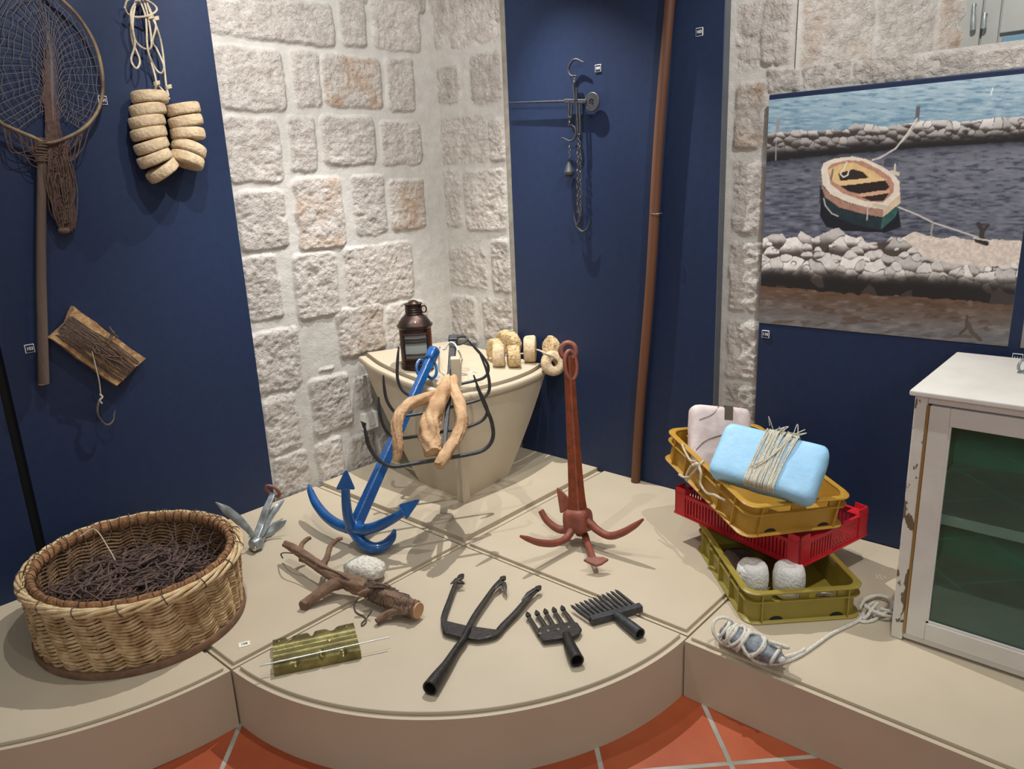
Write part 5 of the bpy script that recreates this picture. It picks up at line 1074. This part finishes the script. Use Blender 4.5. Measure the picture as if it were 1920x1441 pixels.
# ---- stone sinker wound with white rope, and the rope coil by the cabinet
ws = thing('stone_sinker', 'long grey stone wound with white rope in front of the bottom crate', 'stone', G(1405, 1212, 0))
q0, q1 = G(1362, 1183, .045), G(1455, 1232, .040); d = unit(q1 - q0); cst = (q0 + q1) / 2
build('stone', MB().blob(cst, (np.linalg.norm(q1 - q0) / 2 + .02, .034, .030), frame(UZ, d), amp=.13, fr=2.4, n=22, seed=9, power=2.3), 'stone_w', ws)
m = MB(); u_ = unit(np.cross(d, UZ)); v_ = np.cross(u_, d); th = np.arange(18) / 18 * 2 * PI; ln = np.linalg.norm(q1 - q0)
for k in range(12):
    s = [-.06, .0, .06, .12, .18, .24, .30, .36, .55, .62, .66, .98][k]; c = q0 + d * ln * s; tl = [.02, -.03, .03, .01, .04, -.02, .03, .02, .045, .03, -.04, .01][k]; rr = .036 + .003 * math.sin(k * 2.1) - (.006 if k in (0, 11) else 0)
    m.tube(c + np.outer(np.cos(th) * rr, u_) + np.outer(np.sin(th) * (rr - .003), v_) + np.outer(np.sin(th + .6) * tl, d), .0052, 7, closed=True)
m.tube(spl([q0 + v_ * .04 + d * .14, q0 + v_ * .036 + d * .19 - u_ * .02, q1 - u_ * .02 + v_ * .022, q1 + d * .02 + A([0, 0, -.01])], 6), .0055, 7)
m.blob(q1 + d * .018 + UZ * .002, (.013, .012, .012), n=8, amp=.15, seed=2)
def flat(pts, z=.0055): return [G(p[0], p[1], p[2] if len(p) > 2 else z) for p in pts]
m.tube(spl([q1 + d * .02] + flat([(1470, 1232, .02), (1490, 1226, .012), (1505, 1219, .012), (1508, 1216, .012)]), 6), .0056, 7)
m.tube(spl(flat([(1418, 1230, .008), (1430, 1240), (1450, 1244), (1472, 1240), (1500, 1228), (1530, 1208), (1560, 1187), (1600, 1168), (1622, 1155)]), 6), .0056, 7)
build('rope', m, 'white_rope', ws)
cl = thing('rope_coil', 'loose coil of white rope on the plinth between the crates and the cabinet', 'rope', G(1645, 1140, 0)); m = MB()
for q in ([(1620, 1150), (1612, 1162), (1624, 1165), (1642, 1160), (1648, 1148), (1630, 1138), (1616, 1128), (1630, 1118), (1655, 1118), (1672, 1126), (1678, 1140)],
          [(1612, 1140, .016), (1622, 1124, .016), (1644, 1116, .016), (1666, 1122, .016), (1672, 1138, .016), (1656, 1150, .016), (1636, 1148, .016), (1628, 1138, .016), (1640, 1128, .018)],
          [(1622, 1136, .026), (1640, 1146, .026), (1662, 1154, .02), (1682, 1157, .01)], [(1645, 1130, .03), (1634, 1142, .026), (1626, 1154, .018), (1618, 1160, .008)], [(1650, 1140, .024), (1668, 1146, .02), (1680, 1152, .012)]):
    m.tube(spl(flat(q), 7), .0054, 7)
build('rope', m, 'white_rope', cl)
# ================================================================== WHITE CABINET
X0, X1, Y1, Y0, ZT = .365, .885, -1.486, -2.12, .770
cb = thing('white_cabinet', 'white painted cabinet with glazed door and green interior at the right edge', 'cabinet', ((X0 + X1) / 2, (Y0 + Y1) / 2, 0))
B = lambda name, lo, hi, mt, par=cb, bev=.002: build(name, MB().bb(lo, hi), mt, par, smooth=False, bevel=bev)
B('side', (X0 + .002, Y1 - .016, .004), (X1, Y1 - .002, ZT), 'white'); B('side', (X0 + .002, Y0, .004), (X1, Y0 + .016, ZT), 'white')
B('back', (X1 - .012, Y0 + .016, .01), (X1, Y1 - .016, ZT), 'green'); B('floor_board', (X0 + .03, Y0 + .016, .012), (X1 - .012, Y1 - .016, .07), 'green2')
B('inner_side', (X0 + .03, Y1 - .020, .03), (X1 - .012, Y1 - .0162, ZT), 'green'); B('inner_side', (X0 + .03, Y0 + .0162, .03), (X1 - .012, Y0 + .020, ZT), 'green')
B('ceiling_board', (X0 + .03, Y0 + .02, ZT - .004), (X1 - .012, Y1 - .02, ZT), 'green')
B('top', (X0 - .022, Y0 - .01, ZT), (X1 + .004, Y1 + .010, ZT + .016), 'white', bev=.004)
B('shelf', (X0 + .05, Y0 + .02, .380), (X1 - .012, Y1 - .022, .412), 'green2')
B('post', (X0 - .004, Y1 - .034, .0), (X0 + .03, Y1 - .0015, ZT), 'peel', bev=.004); B('plinth_rail', (X0 + .004, Y0, .006), (X0 + .03, Y1 - .034, .022), 'white'); B('head_rail', (X0 + .002, Y0, ZT - .022), (X0 + .03, Y1 - .034, ZT), 'white')
dr = build('door', MB().bb((X0 - .004, Y1 - .092, .026), (X0 + .02, Y1 - .041, ZT - .026)).bb((X0 - .0042, Y0, .026), (X0 + .0201, Y1 - .092, .082)).bb((X0 - .0042, Y0, ZT - .078), (X0 + .0201, Y1 - .092, ZT - .026)).bb((X0 - .004, Y0, .082), (X0 + .02, Y0 + .05, ZT - .078)), 'white', cb, smooth=False, bevel=.0025)
build('glass_pane', MB().bb((X0 + .008, Y0 + .045, .078), (X0 + .012, Y1 - .088, ZT - .074)), 'glass', dr, smooth=False)
build('glazing_bead', MB().bb((X0 - .001, Y1 - .098, .082), (X0 + .007, Y1 - .092, ZT - .078)).bb((X0 - .001, Y0 + .05, .082), (X0 + .007, Y1 - .092, .088)), 'white', dr, smooth=False)
build('hinge', MB().bb((X0 - .006, Y1 - .0405, .026), (X0 + .004, Y1 - .0345, ZT - .026)), 'hinge', cb, smooth=False)
ey = G(1916, 699, ZT + .016); th = np.arange(20) / 20 * 2 * PI; u_ = unit(A([.7, -.6, 0]))
build('ring_handle', MB().tube(ey + UZ * .022 + np.outer(np.cos(th) * .014, u_) + np.outer(np.sin(th) * .018, UZ), .0042, 7, closed=True).tube([ey + u_ * .012 + UZ * .018, ey + u_ * .07 + UZ * .03], .004, 6).lathe([(.012, 0), (.011, .003), (.004, .005), (.003, .008)], 14, ey), 'galv', cb)
# ================================================================== PHOTOGRAPHS PRINTED ON THE NAVY BOARD
def proj(P):
    c = (np.asarray(P) - CAM) @ RM; return c[:, 0] / c[:, 2] * FPX + 960, c[:, 1] / c[:, 2] * FPX + 720.5
def inpoly(X, Y, poly):
    r = np.zeros(X.shape, bool); n = len(poly)
    for i in range(n):
        (x1, y1), (x2, y2) = poly[i], poly[(i + 1) % n]
        if y1 == y2: continue
        r ^= ((y1 > Y) != (y2 > Y)) & (X < (x2 - x1) * (Y - y1) / (y2 - y1) + x1)
    return r
def segd(X, Y, pts):
    d = np.full(X.shape, 1e9)
    for (x1, y1), (x2, y2) in zip(pts[:-1], pts[1:]):
        l2 = (x2 - x1) ** 2 + (y2 - y1) ** 2; t = np.clip(((X - x1) * (x2 - x1) + (Y - y1) * (y2 - y1)) / l2, 0, 1); d = np.minimum(d, np.hypot(X - x1 - t * (x2 - x1), Y - y1 - t * (y2 - y1)))
    return d
def hexc(h): return A([int(h[i:i + 2], 16) for i in (1, 3, 5)], float)
def lineY(X, pts): p = A(pts, float); return np.interp(X, p[:, 0], p[:, 1])
def rocks(X, Y, cells, seed, jit):
    r = np.random.default_rng(seed); pts = A(cells); d1 = np.full(X.shape, 1e9); d2 = np.full(X.shape, 1e9); idx = np.zeros(X.shape, int)
    wx = X + 4 * fbm(np.stack([X / 14, Y / 14, 0 * X], -1), 2, seed); wy = Y + 4 * fbm(np.stack([X / 14, Y / 14, 0 * X + 9], -1), 2, seed)
    for i, (cx, cy, s) in enumerate(pts):
        d = np.hypot((wx - cx), (wy - cy) * 1.15) / s; w = d < d1; d2 = np.where(w, d1, np.minimum(d2, d)); idx = np.where(w, i, idx); d1 = np.where(w, d, d1)
    ty = (wy - pts[idx, 1]) / (pts[idx, 2] * 11); tone = r.random(len(pts))[idx]; return d2 - d1, ty, tone, (wx - pts[idx, 0]) / (pts[idx, 2] * 11)
NYp, NZp = 345, 338; py_ = np.linspace(-.769, -1.606, NYp); pz_ = np.linspace(.806, 1.634, NZp); YY, ZZ = np.meshgrid(py_, pz_, indexing='ij')
Xp, Yp = proj(np.c_[np.full(YY.size, XB), YY.ravel(), ZZ.ravel()]); nz3 = lambda sx, sy, o, sd: fbm(np.stack([Xp / sx, Yp / sy, 0 * Xp + sd], -1), o, sd)
def blend(img, mask, col): m = np.clip(mask, 0, 1)[:, None]; return img * (1 - m) + col * m
img = np.zeros((Xp.size, 3)); v = np.clip((Yp - 130) / 130, 0, 1)[:, None]; img[:] = hexc('#a9bfcb') * (1 - v) + hexc('#7398ae') * v
rp = nz3(18, 3.2, 4, 1) ; img = blend(img, sstep(.0, .5, rp) * .6, hexc('#b9ccd6')); img = blend(img, sstep(.1, .55, -rp) * .6, hexc('#4a7391'))
far_top = lineY(Xp, [(1425, 250), (1460, 248), (1500, 244), (1530, 245), (1560, 243), (1580, 246), (1605, 232), (1630, 232), (1660, 238), (1720, 228), (1760, 225), (1800, 228), (1830, 226), (1880, 220), (1930, 218)]) + 3 * nz3(9, 9, 2, 3)
far_bot = lineY(Xp, [(1425, 304), (1520, 294), (1640, 284), (1760, 274), (1930, 265)]) + 2 * nz3(9, 5, 2, 4)
near_top = lineY(Xp, [(1420, 452), (1445, 440), (1468, 438), (1475, 447), (1495, 444), (1502, 432), (1525, 446), (1545, 436), (1572, 426), (1588, 440), (1605, 446), (1615, 443), (1625, 455), (1660, 453), (1672, 444), (1692, 446), (1715, 433), (1740, 442), (1765, 447), (1790, 442), (1815, 450), (1860, 448), (1900, 451), (1930, 452)]) + 2 * nz3(8, 8, 2, 5)
near_bot = lineY(Xp, [(1420, 535), (1480, 540), (1560, 548), (1640, 552), (1720, 558), (1800, 562), (1930, 575)]) + 4 * nz3(14, 8, 2, 6)
wat = (Yp > far_bot - 6); v2 = np.clip((Yp - 280) / 180, 0, 1)[:, None]; w_ = hexc('#6d707d') * (1 - v2) + hexc('#565a6a') * v2
w_ = w_ + ((Xp - 1650)[:, None] / 250) * A([9, 9, 8]); r2_ = nz3(15, 3.5, 4, 7); img = np.where(wat[:, None], w_, img)
img = blend(img, wat * sstep(.05, .5, r2_) * .55, hexc('#8d8f9e')); img = blend(img, wat * sstep(.05, .5, -r2_) * .6, hexc('#22263a'))
img = blend(img, wat * np.exp(-np.clip(Yp - far_bot, 0, 99) / 10) * .75, hexc('#1b1c26'))
cells = [(1420 + i * 15 + rng.normal() * 5, lineY(1420 + i * 15, [(1425, 258), (1600, 246), (1930, 232)]) + rng.normal() * 4 + j * 15, .75 + .6 * rng.random()) for i in range(35) for j in range(4)]
e_, ty, tone, tx = rocks(Xp, Yp, cells, 4, 0); fm_ = (Yp > far_top) & (Yp < far_bot); dep = (Yp - far_top) / (far_bot - far_top + 1e-6)
lit_ = sstep(.45, -.3, ty) * (1 - dep * .7); rc_ = hexc('#3a3330') * (1 - lit_[:, None]) + (hexc('#f4eeea') * (1 - tone[:, None] * .25)) * lit_[:, None]
rc_ = blend(rc_, sstep(.10, .0, e_ / 9) * .85, hexc('#17161a')); rc_ = blend(rc_, sstep(.5, .9, dep), hexc('#1a1819')); img = np.where(fm_[:, None], rc_, img)
# posts and mooring ropes
for pts, w, c in (([(1460, 226), (1458, 246)], 3.2, '#8f9097'), ([(1722, 202), (1720, 226)], 3.6, '#5b5862'), ([(1456, 262), (1455, 300)], .8, '#9aa0aa'), ([(1720, 222), (1702, 250), (1680, 278), (1650, 296), (1636, 300)], 1.5, '#d8d2cc'), ([(1722, 226), (1700, 258), (1672, 284), (1640, 299)], 1., '#bdb7b0')):
    img = blend(img, sstep(w + .6, w - .5, segd(Xp, Yp, pts)), hexc(c))
def fillp(poly, c, jitter=0.): 
    global img; m = inpoly(Xp, Yp, poly); col = hexc(c) * (1 + jitter * nz3(7, 7, 3, 11))[:, None]; img = np.where(m[:, None], col, img)
# reflection, hull, gunwale, inside of the boat
fillp([(1540, 355), (1538, 405), (1550, 425), (1575, 432), (1660, 436), (1690, 425), (1685, 390)], '#15171f')
fillp([(1541, 352), (1550, 372), (1580, 392), (1625, 402), (1655, 408), (1652, 431), (1600, 420), (1565, 405), (1545, 385)], '#1d2b31', .2); fillp([(1655, 406), (1690, 380), (1678, 408), (1652, 431)], '#2f5a56', .25)
fillp([(1541, 335), (1545, 352), (1560, 366), (1590, 380), (1625, 388), (1656, 392), (1656, 407), (1620, 401), (1575, 389), (1548, 370), (1541, 350)], '#a67c6c', .12); fillp([(1656, 391), (1688, 362), (1689, 380), (1656, 407)], '#d9bfa2', .1)
fillp([(1540, 318), (1545, 305), (1565, 297), (1600, 293), (1625, 298), (1655, 312), (1676, 326), (1687, 340), (1688, 364), (1658, 392), (1625, 388), (1590, 379), (1558, 364), (1543, 345)], '#e9dccb', .06)
fillp([(1552, 316), (1560, 307), (1590, 300), (1618, 302), (1650, 318), (1670, 332), (1677, 346), (1676, 360), (1655, 380), (1620, 376), (1580, 362), (1558, 345)], '#b98672', .1); fillp([(1553, 318), (1575, 308), (1600, 304), (1640, 322), (1660, 338), (1664, 352), (1640, 352), (1580, 350), (1562, 340)], '#e3bf86', .08)
fillp([(1572, 325), (1600, 317), (1618, 322), (1630, 333), (1600, 337), (1576, 338)], '#2b2320'); fillp([(1576, 348), (1600, 346), (1660, 338), (1668, 350), (1660, 358), (1610, 363), (1590, 358)], '#241c1a'); fillp([(1612, 368), (1650, 364), (1668, 362), (1656, 377), (1632, 376)], '#2b211e')
fillp([(1570, 340), (1600, 336), (1656, 333), (1664, 337), (1600, 344), (1572, 346)], '#e8c48f'); fillp([(1606, 364), (1650, 357), (1668, 356), (1668, 361), (1640, 366), (1615, 369)], '#d9a98a')
for pts, w, c in (([(1562, 318), (1559, 336)], 1.6, '#6e6a6a'), ([(1656, 300), (1655, 312)], 1., '#7a7676'), ([(1679, 308), (1678, 322)], 1.6, '#d9cfc4'), ([(1672, 322), (1684, 326)], 3.5, '#d8c8b4'), ([(1545, 372), (1548, 385), (1560, 400), (1572, 405)], 1., '#c9c6c2'), ([(1628, 385), (1626, 412)], .9, '#cfc9c0'),
                  ([(1588, 304), (1583, 316), (1576, 326), (1582, 332), (1590, 328), (1592, 320)], 1.2, '#efe6d6'), ([(1685, 388), (1720, 402), (1750, 417), (1790, 430), (1838, 446)], 1.4, '#d6d0c8'), ([(1750, 417), (1746, 436), (1748, 444)], 1.6, '#a7a09a'), ([(1640, 384), (1660, 388)], 3.5, '#cfc2b0'), ([(1539, 348), (1538, 380)], .9, '#1b1b22')):
    img = blend(img, sstep(w + .6, w - .5, segd(Xp, Yp, pts)), hexc(c))
# near breakwater
cells = [(1415 + i * 23 + rng.normal() * 7, 448 + j * 17 + rng.normal() * 6, (1.5 if j == 0 else .6 if j < 3 else 1.2) * (.6 + .8 * rng.random())) for i in range(23) for j in range(7)]
e_, ty, tone, tx = rocks(Xp, Yp, cells, 8, 0); nm = (Yp > near_top) & (Yp < near_bot); dep = (Yp - near_top) / (near_bot - near_top + 1e-6)
lit_ = sstep(.95, .1, ty + .35 * (tone - .5)) * sstep(.80, .58, dep + .06 * nz3(10, 10, 2, 12)); base_ = hexc('#fbf4ef') * (1 - tone[:, None] * .22) * (1 + .10 * nz3(6, 6, 3, 13))[:, None]; rc_ = hexc('#4a403b') * (1 - lit_[:, None]) + base_ * lit_[:, None]
sand = inpoly(Xp, Yp, [(1695, 446), (1715, 434), (1760, 446), (1800, 443), (1930, 450), (1930, 490), (1860, 500), (1790, 495), (1730, 480)]); gr_ = nz3(5, 4, 3, 14)
edge = sstep(.10, .0, e_ / 9) * .9; edge = np.where(sand, 0, edge); rc_ = np.where(sand[:, None], hexc('#e4d4c8') * (1 + .16 * gr_)[:, None], rc_); rc_ = blend(rc_, edge, hexc('#2a2423')); rc_ = blend(rc_, sstep(.55, .85, dep) * (1 - .6 * (tone > .8)), hexc('#1c1918'))
img = np.where(nm[:, None], rc_, img)
sh_ = Yp >= near_bot; k_ = np.clip((Yp - near_bot) / 60, 0, 1)[:, None]; s_ = hexc('#5d4332') * (1 - k_) + hexc('#6d6a6a') * k_; s_ = s_ * (1 + .22 * nz3(22, 6, 4, 15))[:, None]; img = np.where(sh_[:, None], s_, img)
img = blend(img, sh_ * sstep(.15, .5, nz3(26, 7, 3, 16)) * .5, hexc('#4a2f22')); img = blend(img, sh_ * sstep(.2, .5, nz3(20, 6, 3, 17)) * .4, hexc('#8d8884'))
for pts, w, c in (([(1835, 420), (1842, 432), (1840, 452)], 4.5, '#3b332f'), ([(1853, 422), (1843, 434)], 3, '#3b332f'), ([(1832, 450), (1850, 456)], 4.5, '#2b2522'), ([(1826, 446), (1850, 450)], 1.4, '#d9d2c6'), ([(1814, 592), (1812, 615), (1800, 625)], 2.5, '#4b403a'), ([(1816, 606), (1822, 622), (1838, 636)], 4, '#54463e'), ([(1862, 165), (1858, 178)], 1., '#f0f4f6')):
    img = blend(img, sstep(w + .6, w - .5, segd(Xp, Yp, pts)), hexc(c))
def printed(name, label, P, nu, nv, rgb, mt_name):
    f = [(i * nv + j, i * nv + j + 1, (i + 1) * nv + j + 1, (i + 1) * nv + j) for i in range(nu - 1) for j in range(nv - 1)]
    t = thing(name, label, 'photograph', (XB, P[:, 1].mean(), P[:, 2].min()))
    lo, hi = P.min(0), P.max(0); build('backing', MB().bb((XB - .0022, lo[1], lo[2]), (XB - .0002, hi[1], hi[2])), 'white_ink', t, smooth=False)
    m_ = bpy.data.materials.new(mt_name); m_.use_nodes = True; b_ = m_.node_tree.nodes['Principled BSDF']; a_ = m_.node_tree.nodes.new('ShaderNodeAttribute'); a_.attribute_name = 'ink'
    m_.node_tree.links.new(a_.outputs['Color'], b_.inputs['Base Color']); b_.inputs['Roughness'].default_value = .42; b_.inputs['Specular IOR Level'].default_value = .35
    o = build('print', (P, f), m_, t, smooth=False); c = np.clip((rgb * .93 + 17) / 255, 0, 1); c = np.where(c <= .04045, c / 12.92, ((c + .055) / 1.055) ** 2.4)  # colours lifted to paint a glossy veil of light over the print
    ca = o.data.color_attributes.new('ink', 'FLOAT_COLOR', 'POINT'); ca.data.foreach_set('color', np.c_[c, np.ones(len(c))].astype(np.float32).ravel()); return o
printed('boat_photograph', 'large colour photograph of a small rowing boat moored between stone breakwaters', np.c_[np.full(YY.size, XB - .0026), YY.ravel(), ZZ.ravel()], NYp, NZp, img, 'boat_print')
y2 = np.linspace(-1.640, -2.3, 90); z2 = np.linspace(.806, 1.634, 110); Y2, Z2 = np.meshgrid(y2, z2, indexing='ij'); X2, P2_ = proj(np.c_[np.full(Y2.size, XB), Y2.ravel(), Z2.ravel()])
i2 = np.where((P2_ > lineY(X2, [(1895, 582), (1925, 602), (2000, 650)]))[:, None], hexc('#8b837a'), hexc('#e9e0cf')) * np.ones((X2.size, 3)); i2 = blend(i2, (P2_ < 440) * 1., hexc('#cfc6b6'))
printed('pale_photograph', 'pale photograph cut off by the right edge, beside the boat photograph', np.c_[np.full(Y2.size, XB - .0026), Y2.ravel(), Z2.ravel()], 90, 110, i2, 'pale_print')
